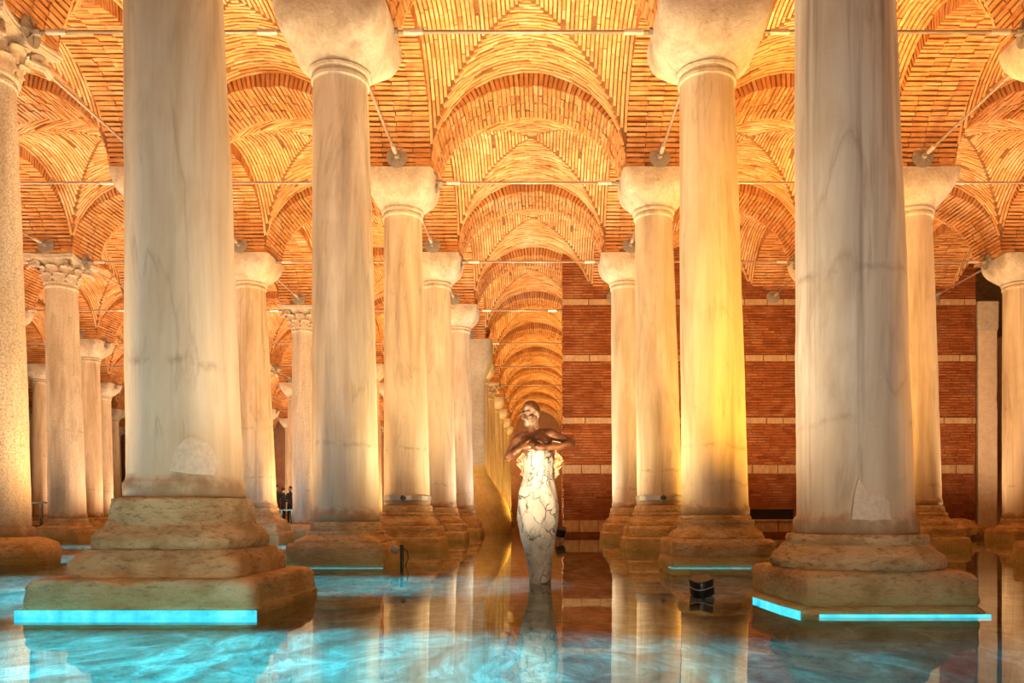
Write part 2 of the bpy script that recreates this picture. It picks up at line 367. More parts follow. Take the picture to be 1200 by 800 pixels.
class MB:
    def __init__(s): s.v = []; s.f = []
    def box(s, x0, x1, y0, y1, z0, z1):
        b = len(s.v)
        s.v += [(x0, y0, z0), (x1, y0, z0), (x1, y1, z0), (x0, y1, z0), (x0, y0, z1), (x1, y0, z1), (x1, y1, z1), (x0, y1, z1)]
        s.f += [tuple(b + k for k in q) for q in ((0, 3, 2, 1), (4, 5, 6, 7), (0, 1, 5, 4), (1, 2, 6, 5), (2, 3, 7, 6), (3, 0, 4, 7))]
        return s
    def hexa(s, p):       # 8 points, bottom loop then top loop
        b = len(s.v); s.v += [tuple(q) for q in p]
        s.f += [tuple(b + k for k in q) for q in ((0, 3, 2, 1), (4, 5, 6, 7), (0, 1, 5, 4), (1, 2, 6, 5), (2, 3, 7, 6), (3, 0, 4, 7))]
    def tube(s, pts, radii, seg=10, cap=True):
        pts = [Vector(p) for p in pts]
        if not isinstance(radii, (list, tuple)): radii = [radii] * len(pts)
        base = len(s.v); up = None
        for k, p in enumerate(pts):
            t = (pts[min(k + 1, len(pts) - 1)] - pts[max(k - 1, 0)]).normalized()
            if up is None: up = Vector((0, 0, 1)) if abs(t.z) < 0.9 else Vector((1, 0, 0))
            a = t.cross(up).normalized(); b = a.cross(t).normalized(); up = b
            for q in range(seg):
                an = 2 * PI * q / seg; r = radii[k]
                s.v.append(tuple(p + a * (math.cos(an) * r) + b * (math.sin(an) * r)))
        for k in range(len(pts) - 1):
            for q in range(seg):
                s.f.append((base + k * seg + q, base + k * seg + (q + 1) % seg, base + (k + 1) * seg + (q + 1) % seg, base + (k + 1) * seg + q))
        if cap:
            s.f.append(tuple(base + q for q in range(seg))[::-1]); s.f.append(tuple(base + (len(pts) - 1) * seg + q for q in range(seg)))
        return s
    def loft(s, prof, seg=64, rot=0.0, cap=True, dx=0.0, rough=0.0, rscale=3.0, seed=0.0):
        """prof: (z, half width, squareness n)"""
        base = len(s.v)
        for k, (z, h, n) in enumerate(prof):
            for q in range(seg):
                an = 2 * PI * q / seg
                if n > 6:      # walk the square evenly
                    t = (q / seg * 4 + 0.5) % 4; side = int(t); u = (t - side) * 2 - 1
                    x, y = ((1, u), (-u, 1), (-1, -u), (u, -1))[side]
                    ax = math.atan2(y, x); c, sn = math.cos(ax), math.sin(ax)
                else: c, sn = math.cos(an), math.sin(an)
                r = h / (abs(c) ** n + abs(sn) ** n) ** (1 / n)
                p = Vector((r * c, r * sn, z))
                if rough:
                    d = noise.noise(Vector((p.x, p.y, p.z)) * rscale + Vector((seed, seed * 1.7, 0))) + 0.5 * noise.noise(p * rscale * 3.1 + Vector((0, seed, seed))) + 0.3 * noise.noise(p * rscale * 8.3 + Vector((seed, 0, seed)))
                    p.x += c * d * rough; p.y += sn * d * rough
                    if 0 < k < len(prof) - 1: p.z += 0.4 * rough * noise.noise(p * rscale * 1.3 + Vector((seed, 9, 2)))
                ca, sa = math.cos(rot), math.sin(rot)
                s.v.append((p.x * ca - p.y * sa + dx * z, p.x * sa + p.y * ca, p.z))
        m = len(prof)
        for k in range(m - 1):
            for q in range(seg):
                s.f.append((base + k * seg + q, base + k * seg + (q + 1) % seg, base + (k + 1) * seg + (q + 1) % seg, base + (k + 1) * seg + q))
        if cap:
            s.f.append(tuple(base + q for q in range(seg))[::-1]); s.f.append(tuple(base + (m - 1) * seg + q for q in range(seg)))
        return s
    def mesh(s, name, material, smooth=False): return mesh_from(name, s.v, s.f, material, smooth)
def smooth_by_angle(me, deg=35):
    bm = bmesh.new(); bm.from_mesh(me)
    lim = math.radians(deg)
    for f in bm.faces: f.smooth = True
    for e in bm.edges:
        if len(e.link_faces) == 2 and e.calc_face_angle(0) > lim: e.smooth = False
    bm.to_mesh(me); bm.free(); return me
def dense(prof, step=0.03):
    out = []
    for (a, b) in zip(prof, prof[1:]):
        k = max(1, int(max(abs(b[0] - a[0]), abs(b[1] - a[1])) / step))
        for t in range(k): f = t / k; out.append(tuple(a[q] + (b[q] - a[q]) * f for q in range(3)))
    out.append(prof[-1]); return out
def px(x, y, depth):
    return Vector(((x - VX) * depth / F_PX, depth, 0.65 - (y - HY) * depth / F_PX))

# ------------------------------------------------------------------ setting: floor, water, walls
floor = link('floor', MB().box(-48, 24, -9, 72, -0.7, -0.08).mesh('floor', 'pool_floor_stone')); tag(floor, kind='structure')
wat = bpy.data.meshes.new('water')
wat = mesh_from('water', [(-48, -9, 0), (24, -9, 0), (24, 72, 0), (-48, 72, 0)], [(0, 1, 2, 3)], 'pool_water')
wo = link('water', wat); tag(wo, 'shallow turquoise lit water covering the cistern floor', 'water', kind='structure')
for nm, b in (('wall_back', (-48, 24, 66.0, 67, -0.6, 9.8)), ('wall_left', (-48.6, -47.6, -9, 67, -0.6, 9.8)), ('wall_front', (-48, 24, -9.6, -8.6, -0.6, 9.8)), ('wall_side', (23.5, 24.5, -9, 67, -0.6, 9.8))):
    tag(link(nm, MB().box(*b).mesh(nm, 'rear_plaster')), kind='structure')
ceiling = link('ceiling', None); tag(ceiling, 'brick groin vaults and arches of the cistern', kind='structure')
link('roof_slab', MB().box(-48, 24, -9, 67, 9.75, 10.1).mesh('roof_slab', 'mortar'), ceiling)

# -- the brick blocking wall on the right: courses, stone bands
WX0, WX1 = 0.68, 13.35
wall = link('wall_right', MB().box(WX0 + 0.03, WX1, WALL_Y + 0.02, WALL_Y + 0.95, -0.4, 9.5).mesh('wall_right', 'wall_mortar')); tag(wall, 'red brick blocking wall with pale stone bands behind the right columns', kind='structure')
bands = [(7.10, 0.17), (5.37, 0.18), (3.45, 0.18), (1.92, 0.26), (0.12, 0.36)]
rb = random.Random(3)
mb = MB(); z = 0.5
while z < 9.3:
    if not any(abs(z + 0.03 - (bz + bh / 2)) < bh / 2 + 0.02 for bz, bh in bands):
        x = WX0 - rb.uniform(0, 0.03) - 0.01; first = True
        while x < WX1 - 0.05:
            w = rb.uniform(0.24, 0.36); x1 = min(x + w, WX1)
            p = WALL_Y - rb.uniform(-0.008, 0.016)
            b = len(mb.v); zz0 = z + rb.uniform(-.004, .004); zz1 = zz0 + 0.052
            yb = WALL_Y + (0.5 if first else 0.03)
            mb.v += [(x, p, zz0), (x1, p, zz0), (x1, p, zz1), (x, p, zz1), (x, yb, zz0), (x1, yb, zz0), (x1, yb, zz1), (x, yb, zz1)]
            mb.f += [tuple(b + k for k in q) for q in ((0, 1, 2, 3), (0, 4, 5, 1), (3, 2, 6, 7), (0, 3, 7, 4), (1, 5, 6, 2))]
            x = x1 + rb.uniform(0.015, 0.03); first = False
    z += 0.082
tag(link('brick_courses', mb.mesh('brick_courses', 'wall_brick'), wall), kind='stuff')
for bz, bh in bands:
    x = WX0 - 0.02
    while x < WX1 - 0.1:
        w = rb.uniform(0.45, 0.85); x1 = min(x + w, WX1)
        link('stone_block', MB().loft([(bz, 1, 30), (bz + 0.02, 1.012, 30), (bz + bh - 0.02, 1.012, 30), (bz + bh, 1, 30)], 16).mesh('stone_block', 'band_stone'), wall,
             ((x + x1) / 2, WALL_Y + 0.10, 0), (0, 0, 0), ((x1 - x) / 2.03, 0.13, 1))
        x = x1 + 0.012
link('niche_shade', MB().box(6.4, 7.75, WALL_Y - 0.022, WALL_Y + 0.4, 0.50, 0.82).mesh('niche_shade', 'shade_dark'), wall)  # proud dark box painted as the shade inside a wall opening
link('niche_sill', MB().loft([(0, 1, 20), (0.05, 1, 20)], 16).mesh('niche_sill', 'band_stone'), wall, (7.05, WALL_Y - 0.01, 0.46), (0, 0, 0), (0.75, 0.08, 1))
# plastered pilaster at the wall's far end
pil = thing('plastered_pilaster', 'pale plastered pilaster at the far end of the red brick wall', 'pilaster', (13.73, WALL_Y + 0.3, 0))
link('shaft', MB().loft(dense([(-0.4, 0.31, 14), (6.3, 0.30, 14)], 0.4), 24, rough=0.012).mesh('pilaster', 'repair_cement'), pil)
link('cap', MB().loft([(6.3, 0.31, 14), (6.4, 0.33, 14), (7.2, 0.34, 14)], 24).mesh('pilaster_cap', 'plaster_grey'), pil)
link('footing', MB().loft([(-0.075, 0.345, 8), (0.25, 0.345, 8), (0.35, 0.33, 8)], 24, rough=0.02).mesh('pilaster_foot', 'base_stone'), pil)

# ------------------------------------------------------------------ ceiling: arches, vaults
BR = random.Random(11)
def brick_box(w, l, h, jit=0.009):
    m = MB(); p = []
    for zz, k in ((0, 1.0), (h, 1.06)):
        for sx, sy in ((-1, -1), (1, -1), (1, 1), (-1, 1)):
            p.append((sx * w / 2 + BR.uniform(-jit, jit), sy * l / 2 * k + BR.uniform(-jit, jit), zz + (BR.uniform(-jit, jit) if zz == 0 else 0)))
    m.hexa(p); return m
def arch_frames(n):
    # evenly spaced along the half ellipse
    K = 600; pts = [(ARCH_A * math.cos(PI * k / K), ARCH_B * math.sin(PI * k / K)) for k in range(K + 1)]
    cum = [0]
    for a, b in zip(pts, pts[1:]): cum.append(cum[-1] + math.hypot(b[0] - a[0], b[1] - a[1]))
    out = []; k = 0
    for q in range(n):
        s = cum[-1] * (q + 0.5) / n
        while cum[k + 1] < s: k += 1
        t = PI * k / K
        nx, nz = math.cos(t) / ARCH_A, math.sin(t) / ARCH_B; ln = math.hypot(nx, nz)
        out.append((pts[k][0], pts[k][1], nx / ln, nz / ln))
    return out, cum[-1]
NV = 60
FR, ARC_LEN = arch_frames(NV)
PITCH = ARC_LEN / NV
def arch_slots():
    """every brick of one arch: matrix, width"""
    out = []; r = random.Random(5)
    for q, (x, z, nx, nz) in enumerate(FR):
        cuts = [-HALF, -0.30, 0.0, 0.30, HALF] if q % 2 else [-HALF, -0.33, -0.015, 0.27, HALF]
        for a, b in zip(cuts, cuts[1:]):
            w = b - a - 0.008
            rad = Vector((nx, 0, nz)); tan = Vector((-nz, 0, nx)); wid = Vector((0, 1, 0))
            edge = abs(a) == HALF or abs(b) == HALF
            off = r.uniform(-0.016, 0.016)
            pos = Vector((x, (a + b) / 2, z)) + rad * off
            M = Matrix((( wid.x, tan.x, rad.x, pos.x), (wid.y, tan.y, rad.y, pos.y), (wid.z, tan.z, rad.z, pos.z), (0, 0, 0, 1)))
            out.append((M, w, edge, r.randrange(6)))
    return out
SLOTS = arch_slots()
WIDTHS = sorted({round(s[1], 3) for s in SLOTS})
BRICKS = {w: [brick_box(w, PITCH * 0.66, RING).mesh('brick', 'arch_brick') for _ in range(6)] for w in WIDTHS}
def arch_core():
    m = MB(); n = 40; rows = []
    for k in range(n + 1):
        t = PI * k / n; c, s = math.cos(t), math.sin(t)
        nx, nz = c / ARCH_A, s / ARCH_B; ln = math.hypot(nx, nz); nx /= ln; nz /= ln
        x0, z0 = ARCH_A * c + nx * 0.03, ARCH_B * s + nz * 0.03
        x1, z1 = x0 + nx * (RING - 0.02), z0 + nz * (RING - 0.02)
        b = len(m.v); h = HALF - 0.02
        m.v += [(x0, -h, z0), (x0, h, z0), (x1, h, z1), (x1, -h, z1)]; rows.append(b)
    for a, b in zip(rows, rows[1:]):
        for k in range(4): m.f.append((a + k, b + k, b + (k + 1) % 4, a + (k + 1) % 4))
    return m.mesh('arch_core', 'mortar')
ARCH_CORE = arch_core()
def arch_joined():
    m = MB(); r = random.Random(8)
    for M, w, e, k in SLOTS:
        src = BRICKS[round(w, 3)][k]
        b = len(m.v)
        m.v += [tuple(M @ v.co) for v in src.vertices]; m.f += [tuple(b + i for i in p.vertices) for p in src.polygons]
    return m.mesh('arch_bricks', 'arch_brick')
ARCH_JOINED = arch_joined()

def vault_point(u, v, off=0.0):
    au, av = abs(u), abs(v); m = max(au, av)
    w = min(au, av)
    z = VB * math.sqrt(max(0, 1 - (w / VA) ** 2)) + DOME * (1 - (m / VA) ** 2)
    return Vector((u, v, z + off))
def vault_course_bricks():
    """(corner points, ...) of all bricks of one groin vault; courses are concentric squares in plan"""
    out = []; r = random.Random(21); pitch = 0.074; nr = int(VA / pitch)
    for k in range(nr):
        m1 = VA - k * pitch; m0 = m1 - pitch * r.uniform(0.60, 0.72)
        mid = (m0 + m1) / 2
        th = math.asin(min(1, m0 / VA)); arc = 2 * th * VA
        for side in range(4):
            s = -arc / 2 + 0.015; first = True
            while s < arc / 2 - 0.06:
                l = r.uniform(0.26, 0.40) * (0.5 if first else 1)
                e = min(s + l, arc / 2 - 0.01)
                if e - s > 0.05:
                    t0, t1 = s / VA, e / VA
                    u0, u1 = VA * math.sin(t0), VA * math.sin(t1)
                    pr = r.uniform(0.010, 0.030)
                    pts = []
                    for (mm, uu, tt) in ((m0, u0, t0), (m0, u1, t1), (m1, u1, t1), (m1, u0, t0)):
                        # normal of the barrel points down and inwards
                        zz = VB * math.cos(tt) + DOME * (1 - (mm / VA) ** 2)
                        nrm = Vector((-math.sin(tt), 0, -math.cos(tt)))
                        P = Vector((uu, mm, zz))
                        pts.append((P + nrm * (pr + r.uniform(-.004, .004)), P - nrm * 0.03))
                    rot = Matrix.Rotation(side * PI / 2, 3, 'Z')
                    if r.random() < 0.02: s = e; continue
                    out.append((k, side, [rot @ p[0] for p in pts], [rot @ p[1] for p in pts]))
                s = e + r.uniform(0.002, 0.006); first = False
    return out
VBR = vault_course_bricks()
def add_vbrick(m, low, up):
    b = len(m.v); m.v += [tuple(p) for p in low] + [tuple(p) for p in up]
    m.f += [tuple(b + i for i in q) for q in ((3, 2, 1, 0), (0, 1, 5, 4), (1, 2, 6, 5), (2, 3, 7, 6), (3, 0, 4, 7))]
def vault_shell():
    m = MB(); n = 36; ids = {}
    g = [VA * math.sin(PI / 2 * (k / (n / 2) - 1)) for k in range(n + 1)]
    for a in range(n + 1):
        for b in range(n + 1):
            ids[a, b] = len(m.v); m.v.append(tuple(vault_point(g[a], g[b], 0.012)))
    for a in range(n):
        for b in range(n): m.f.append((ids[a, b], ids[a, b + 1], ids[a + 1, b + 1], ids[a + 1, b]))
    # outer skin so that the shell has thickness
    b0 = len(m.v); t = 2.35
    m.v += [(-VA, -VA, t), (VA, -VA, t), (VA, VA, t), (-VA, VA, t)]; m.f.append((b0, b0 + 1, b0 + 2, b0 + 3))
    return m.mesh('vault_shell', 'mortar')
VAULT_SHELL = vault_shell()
m = MB()
for k, s, lo, up in VBR: add_vbrick(m, lo, up)
VAULT_JOINED = m.mesh('vault_bricks', 'vault_brick')
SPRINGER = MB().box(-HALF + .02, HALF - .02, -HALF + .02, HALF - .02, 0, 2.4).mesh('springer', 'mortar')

def in_view(x, y, z, mx=60, my=60):
    if y < 0.5: return False
    u = VX + F_PX * x / y; v = HY - F_PX * (z - 0.65) / y
    return -mx < u < 1200 + mx and -my < v < 800 + my
NEAR_T = {(1, -1), (2, -1), (2, 0), (2, -2), (1, 0), (1, -2)}        # (row, aisle)
NEAR_L = {(1, -1), (1, 0), (1, 1), (1, -2)}                          # (row, line)
def add_arch(loc, rotz, sx, near):
    core = link('arch', ARCH_CORE, ceiling, loc, (0, 0, rotz), (sx, 1, 1))
    if near:
        for M, w, e, k in SLOTS:
            b = bpy.data.objects.new('brick', BRICKS[round(w, 3)][k]); COL.objects.link(b); b.parent = core
            b.matrix_local = M
    else:
        tag(link('arch_bricks', ARCH_JOINED, core), kind='stuff')
for i in range(-1, 12):
    for j in range(-7, 3):
        xc = (LINE[j] + LINE[j + 1]) / 2; wid = LINE[j + 1] - LINE[j]; sx = (wid - 2 * HALF) / (2 * ARCH_A)
        blocked = j >= 0 and i >= 4
        if not blocked:
            y = row_y(i)
            vis = any(in_view(xc + d * 1.8, y, zz, 250, 250) for d in (-1, 0, 1) for zz in (7.2, 8.8))
            if vis or i <= 1: add_arch((xc, y, SPRING), 0, sx, (i, j) in NEAR_T)
        if not (j >= 0 and i >= 4):
            yc = row_y(i) + W / 2
            vis = any(in_view(xc + d * 1.8, yc + e * 2, zz, 250, 250) for d in (-1, 0, 1) for e in (-1, 1) for zz in (7.2, 9))
            if vis or (i <= 1 and -4 < j):
                v = link('vault', VAULT_SHELL, ceiling, (xc, yc, SPRING), (0, 0, 0), (sx, 1, 1))
                if (i, j) == (1, -1):
                    # the bay over the central aisle: its largest bricks one by one, the others as one piece
                    order = sorted(VBR, key=lambda q: (q[1] == 0, q[2][0].y), reverse=True)
                    for k, s, lo, up in order[:300]:
                        mm = MB(); add_vbrick(mm, lo, up)
                        b = bpy.data.objects.new('brick', mm.mesh('brick', 'vault_brick')); COL.objects.link(b); b.parent = v
                    mm = MB()
                    for k, s, lo, up in order[300:]: add_vbrick(mm, lo, up)
                    tag(link('vault_bricks', mm.mesh('vault_bricks_rest', 'vault_brick'), v), kind='stuff')
                else: tag(link('vault_bricks', VAULT_JOINED, v), kind='stuff')
    for j in range(-7, 4):
        if i >= 4 and j >= 0: continue
        yc = row_y(i) + W / 2
        vis = any(in_view(LINE[j], yc + e * 2, zz, 250, 250) for e in (-1, 1) for zz in (7.2, 8.8))
        if vis or i <= 1:
            add_arch((LINE[j], yc, SPRING), PI / 2, 1.0, (i, j) in NEAR_L)
            link('springer', SPRINGER, ceiling, (LINE[j], row_y(i), SPRING))
            if i == 3 and j >= 0: link('springer', SPRINGER, ceiling, (LINE[j], row_y(4), SPRING))

# ------------------------------------------------------------------ columns
def shaft_mesh(name, z0, foot, lean, seg=48, seed=0.0, neck=0.36, bot=0.432, foot_h=0.12):
    """straight shaft with a spreading foot, slight swelling and a neck ring"""
    p = [(z0, foot - 0.015, 2), (z0 + 0.02, foot, 2), (z0 + foot_h * 0.85, foot, 2), (z0 + foot_h, foot - 0.012, 2), (z0 + foot_h + 0.015, bot + 0.004, 2)]
    a = z0 + foot_h + 0.05; b = CAP_Z - 0.12; n = 56
    for k in range(n + 1):
        t = k / n
        p.append((a + (b - a) * t, bot + (neck - bot) * (t ** 1.15) + 0.006 * math.sin(PI * t), 2))
    p += [(CAP_Z - 0.10, neck + 0.004, 2), (CAP_Z - 0.09, neck + 0.022, 2), (CAP_Z - 0.05, neck + 0.026, 2), (CAP_Z - 0.035, neck + 0.01, 2), (CAP_Z, neck + 0.008, 2)]
    m = MB().loft(p, seg, dx=lean, rough=0.006, rscale=1.7, seed=seed)
    return smooth_by_angle(m.mesh(name, 'column_marble'), 50)
CUSHION = [(0, 0.375, 2), (0.012, 0.402, 2), (0.045, 0.41, 2), (0.06, 0.39, 2.05), (0.085, 0.405, 2.2), (0.16, 0.47, 2.8), (0.25, 0.53, 4), (0.35, 0.585, 6.5), (0.46, 0.625, 9), (0.57, 0.65, 11), (0.68, 0.66, 12)]
def cushion_mesh(seed, k=1.0):
    prof = [(z_, h * (1 + (k - 1) * min(1, z_ / 0.3)), n) for z_, h, n in CUSHION]
    return smooth_by_angle(MB().loft(dense(prof, 0.04), 96, rough=0.008, rscale=4, seed=seed).mesh('capital', 'capital_stone'), 45)
CUSHIONS = [cushion_mesh(1.0), cushion_mesh(5.3)]
BIG_CUSHIONS = [cushion_mesh(2.0, 1.10), cushion_mesh(7.3, 1.10)]

def leaf_mesh(w, h, curl):
    """carved acanthus leaf: lobed outline, curled tip, raised midrib; bell side at y=0, outward is -y"""
    m = MB(); n = 9; k = 7; grid = []
    for a in range(n):
        t = a / (n - 1)
        half = w / 2 * (0.62 + 0.55 * math.sin(PI * min(1, t * 1.05)) ** 0.8) * (1.0 if t < 0.75 else 1 - (t - 0.75) * 1.6) * (1 + 0.13 * math.cos(t * 5 * PI))
        out = 0.02 + 0.10 * h * t + curl * max(0, t - 0.55) ** 2 * 4.5
        zz = h * (t if t < 0.85 else 0.85 + (t - 0.85) * -0.7)
        row = []
        for b in range(k):
            s = b / (k - 1) * 2 - 1
            row.append((s * half, -(out + 0.018 * math.cos(s * PI * 2.5) * (1 - abs(s) * .4) - 0.02 * s * s), zz - 0.02 * abs(s)))
        grid.append(row)
    f0 = len(m.v)
    for row in grid: m.v += row
    nb = len(m.v)
    for row in grid: m.v += [(x, y + 0.035, z_) for x, y, z_ in row]
    for a in range(n - 1):
        for b in range(k - 1):
            q = (a * k + b, a * k + b + 1, (a + 1) * k + b + 1, (a + 1) * k + b)
            m.f.append(q); m.f.append(tuple(nb + i for i in q)[::-1])
    ring = [b for b in range(k)] + [a * k + k - 1 for a in range(1, n)] + [(n - 1) * k + b for b in range(k - 2, -1, -1)] + [a * k for a in range(n - 2, 0, -1)]
    for a, b in zip(ring, ring[1:] + ring[:1]): m.f.append((a, nb + a, nb + b, b))
    return m.mesh('leaf', 'carved_stone', True)
LEAF_LOW, LEAF_UP = leaf_mesh(0.27, 0.25, 0.10), leaf_mesh(0.30, 0.27, 0.14)
def volute_mesh():
    m = MB(); pts = []; rad = []
    for k in range(26):
        t = k / 25; an = -0.4 + t * 4.6 * PI; r = 0.085 * (1 - t * 0.86)
        pts.append((-(0.0) - math.cos(an) * r, 0, math.sin(an) * r)); rad.append(0.032 * (1 - 0.5 * t))
    m.tube([(0.16, 0, -0.16), (0.10, 0, -0.06)] + pts, [0.03, 0.034] + rad, 7)
    return m.mesh('volute', 'carved_stone', True)
VOLUTE = volute_mesh()
BELL = smooth_by_angle(MB().loft(dense([(0, 0.365, 2), (0.015, 0.395, 2), (0.05, 0.40, 2), (0.065, 0.37, 2), (0.30, 0.385, 2), (0.48, 0.43, 2), (0.56, 0.49, 2.4)], 0.06), 40, rough=0.008).mesh('bell', 'carved_stone'), 40)
def abacus_mesh():
    m = MB(); segs = 12; loops = []
    for z_, k in ((0.56, 0.92), (0.60, 0.97), (0.63, 0.97), (0.645, 1.0), (0.68, 1.0)):
        lp = []
        for s in range(4):
            for t in range(segs):
                u = t / segs * 2 - 1
                x = u * 0.66; y = -(0.53 + 0.13 * u * u)
                if abs(u) > 0.9: x *= 0.97
                c, sn = math.cos(s * PI / 2), math.sin(s * PI / 2)
                lp.append(len(m.v)); m.v.append(((x * c - y * sn) * k, (x * sn + y * c) * k, z_ + 0.006 * noise.noise(Vector((x * 5, y * 5, s)))))
        loops.append(lp)
    for a, b in zip(loops, loops[1:]):
        for q in range(len(a)): m.f.append((a[q], a[(q + 1) % len(a)], b[(q + 1) % len(a)], b[q]))
    m.f.append(tuple(loops[0])[::-1]); m.f.append(tuple(loops[-1]))
    return m.mesh('abacus', 'carved_stone')
ABACUS = abacus_mesh()
def corinthian(parent, loc):
    cap = link('capital', BELL, parent, loc)
    for k in range(8):
        a = k * PI / 4 + PI / 8
        link('leaf', LEAF_LOW, cap, (math.sin(a) * 0.375, -math.cos(a) * 0.375, 0.06), (0, 0, a))
        a = k * PI / 4
        link('leaf', LEAF_UP, cap, (math.sin(a) * 0.39, -math.cos(a) * 0.39, 0.22), (0, 0, a))
    for k in range(4):
        a = k * PI / 2 + PI / 4
        for s in (-1, 1):
            link('volute', VOLUTE, cap, (math.sin(a) * 0.60 + math.cos(a) * 0.05 * s, -math.cos(a) * 0.60 + math.sin(a) * 0.05 * s, 0.47), (0, 0, a + PI / 2 + PI))
        a = k * PI / 2
    link('abacus', ABACUS, cap)
    return cap

BASE_SPECS = {
    'stepped': [('plinth', -0.3, None, [(-0.075, 0.645, 16), (0.02, 0.645, 16), (0.25, 0.635, 14), (0.285, 0.61, 12)]),
                ('molding', 0, None, [(0.28, 0.555, 9), (0.30, 0.56, 9), (0.33, 0.555, 7), (0.36, 0.51, 4), (0.39, 0.49, 3), (0.42, 0.50, 2.6), (0.44, 0.485, 2.5)]),
                ('collar', 0, None, [(0.435, 0.455, 2.4), (0.45, 0.465, 2.3), (0.54, 0.465, 2.2), (0.56, 0.45, 2.1)])],
    'tall': [('plinth', 0, None, [(-0.075, 0.73, 12), (0.05, 0.73, 12), (0.20, 0.72, 12), (0.23, 0.69, 10)]),
             ('block', 0, None, [(0.22, 0.66, 12), (0.40, 0.655, 10), (0.44, 0.62, 8)]),
             ('molding', 0, None, [(0.43, 0.585, 6), (0.47, 0.60, 5), (0.53, 0.585, 4), (0.57, 0.52, 3), (0.63, 0.50, 2.6), (0.66, 0.52, 2.4), (0.70, 0.50, 2.4)]),
             ('collar', 0, None, [(0.695, 0.465, 2.2), (0.71, 0.475, 2.2), (0.81, 0.475, 2.1), (0.83, 0.46, 2)])],
    'foreground': [('plinth', 0, None, [(-0.075, 0.755, 22), (0.05, 0.755, 22), (0.06, 0.745, 22), (0.19, 0.74, 20), (0.22, 0.725, 16), (0.232, 0.69, 14)]),
                   ('block', 0, None, [(0.225, 0.565, 16), (0.24, 0.578, 16), (0.33, 0.575, 14), (0.36, 0.56, 10), (0.39, 0.535, 8), (0.415, 0.53, 6)]),
                   ('torus', 0, None, [(0.41, 0.49, 5), (0.425, 0.51, 4.4), (0.46, 0.525, 4), (0.50, 0.52, 3.6), (0.545, 0.495, 3.2), (0.57, 0.465, 2.9), (0.605, 0.452, 2.7)]),
                   ('collar', 0, None, [(0.60, 0.445, 2.7), (0.615, 0.452, 2.6), (0.69, 0.45, 2.5), (0.755, 0.446, 2.4), (0.77, 0.43, 2.3)])],
    'rounded': [('footing_slab', 0, None, [(-0.075, 0.68, 10), (-0.02, 0.67, 9), (0.02, 0.655, 8), (0.05, 0.62, 8)]),
                ('plinth', 0, None, [(0.045, 0.585, 18), (0.07, 0.60, 16), (0.22, 0.60, 14), (0.255, 0.585, 10), (0.275, 0.55, 8)]),
                ('torus', 0, None, [(0.27, 0.54, 2.3), (0.29, 0.575, 2.2), (0.33, 0.59, 2.15), (0.37, 0.575, 2.1), (0.40, 0.535, 2), (0.43, 0.51, 2), (0.445, 0.495, 2)]),
                ('collar', 0, None, [(0.44, 0.475, 2), (0.455, 0.485, 2), (0.475, 0.49, 2), (0.50, 0.48, 2), (0.515, 0.465, 2)])],
    'broad': [('footing_slab', 0, None, [(-0.075, 0.69, 12), (0.08, 0.68, 12), (0.12, 0.65, 10)]),
              ('plinth', 0, None, [(0.115, 0.655, 14), (0.14, 0.665, 14), (0.30, 0.66, 12), (0.34, 0.63, 8)]),
              ('molding', 0, None, [(0.335, 0.56, 7), (0.36, 0.57, 6), (0.43, 0.55, 4), (0.47, 0.49, 3), (0.52, 0.48, 2.6), (0.55, 0.50, 2.4), (0.585, 0.495, 2.3)]),
              ('collar', 0, None, [(0.58, 0.47, 2.2), (0.60, 0.475, 2.1), (0.63, 0.47, 2), (0.645, 0.45, 2)])],
    'drum': [('footing', 0, None, [(-0.075, 0.62, 3), (0.0, 0.66, 3), (0.16, 0.68, 3), (0.27, 0.64, 3), (0.32, 0.56, 2.6), (0.36, 0.45, 2.2)])],
}
BASE_TOP = {'stepped': 0.56, 'tall': 0.83, 'foreground': 0.77, 'rounded': 0.515, 'broad': 0.645, 'drum': 0.35}
BASE_MESH = {}
def base_meshes(kind):
    if kind not in BASE_MESH:
        out = []
        near = kind in ('foreground', 'rounded')
        for q, (nm, _, _, prof) in enumerate(BASE_SPECS[kind]):
            me = MB().loft(dense(prof, 0.018 if near else 0.05), 160 if near else 72, rough=0.026 if near else 0.018, rscale=4.5, seed=q * 3.1 + len(kind)).mesh(nm, 'base_stone')
            out.append((nm, smooth_by_angle(me, 42)))
        BASE_MESH[kind] = out
    return BASE_MESH[kind]
SHAFTS = {}
def column(i, j, label, group=None, base='stepped', cap='cushion', bx=None, tx=None, own=False, props=None, seed=0.0, rotb=0.0, **kw):
    tx = LINE[j] if tx is None else tx
    bx = tx + 0.08 if bx is None else bx
    y = row_y(i)
    c = thing('marble_column', label, 'column', (bx, y, 0), group)
    for nm, me in base_meshes(base): link(nm, me, c, (0, 0, 0), (0, 0, rotb))
    z0 = BASE_TOP[base] - 0.005
    lean = (tx - bx) / (CAP_Z - z0)
    key = (base, round(lean, 4), seed, tuple(sorted(kw.items())))
    if key not in SHAFTS: SHAFTS[key] = shaft_mesh('shaft', z0, kw.get('foot', 0.45), lean, kw.get('seg', 40), seed, kw.get('neck', 0.36), kw.get('bot', 0.432))
    s = link('shaft', SHAFTS[key], c, (-lean * z0, 0, 0))
    d = dict(foot_z=z0, grey=0.5, streak=0.35, grain=0.0, ring_a=-5.0, ring_b=-5.0, ring_c=-5.0)
    if props: d.update(props)
    for k, v in d.items(): s[k] = float(v)
    if cap == 'cushion': link('capital', (BIG_CUSHIONS if i == 1 else CUSHIONS)[(i + j) % 2], c, (tx - bx, 0, CAP_Z - 0.003))
    elif cap == 'corinthian': corinthian(c, (tx - bx, 0, CAP_Z - 0.003))
    c['_lean'] = lean
    return c
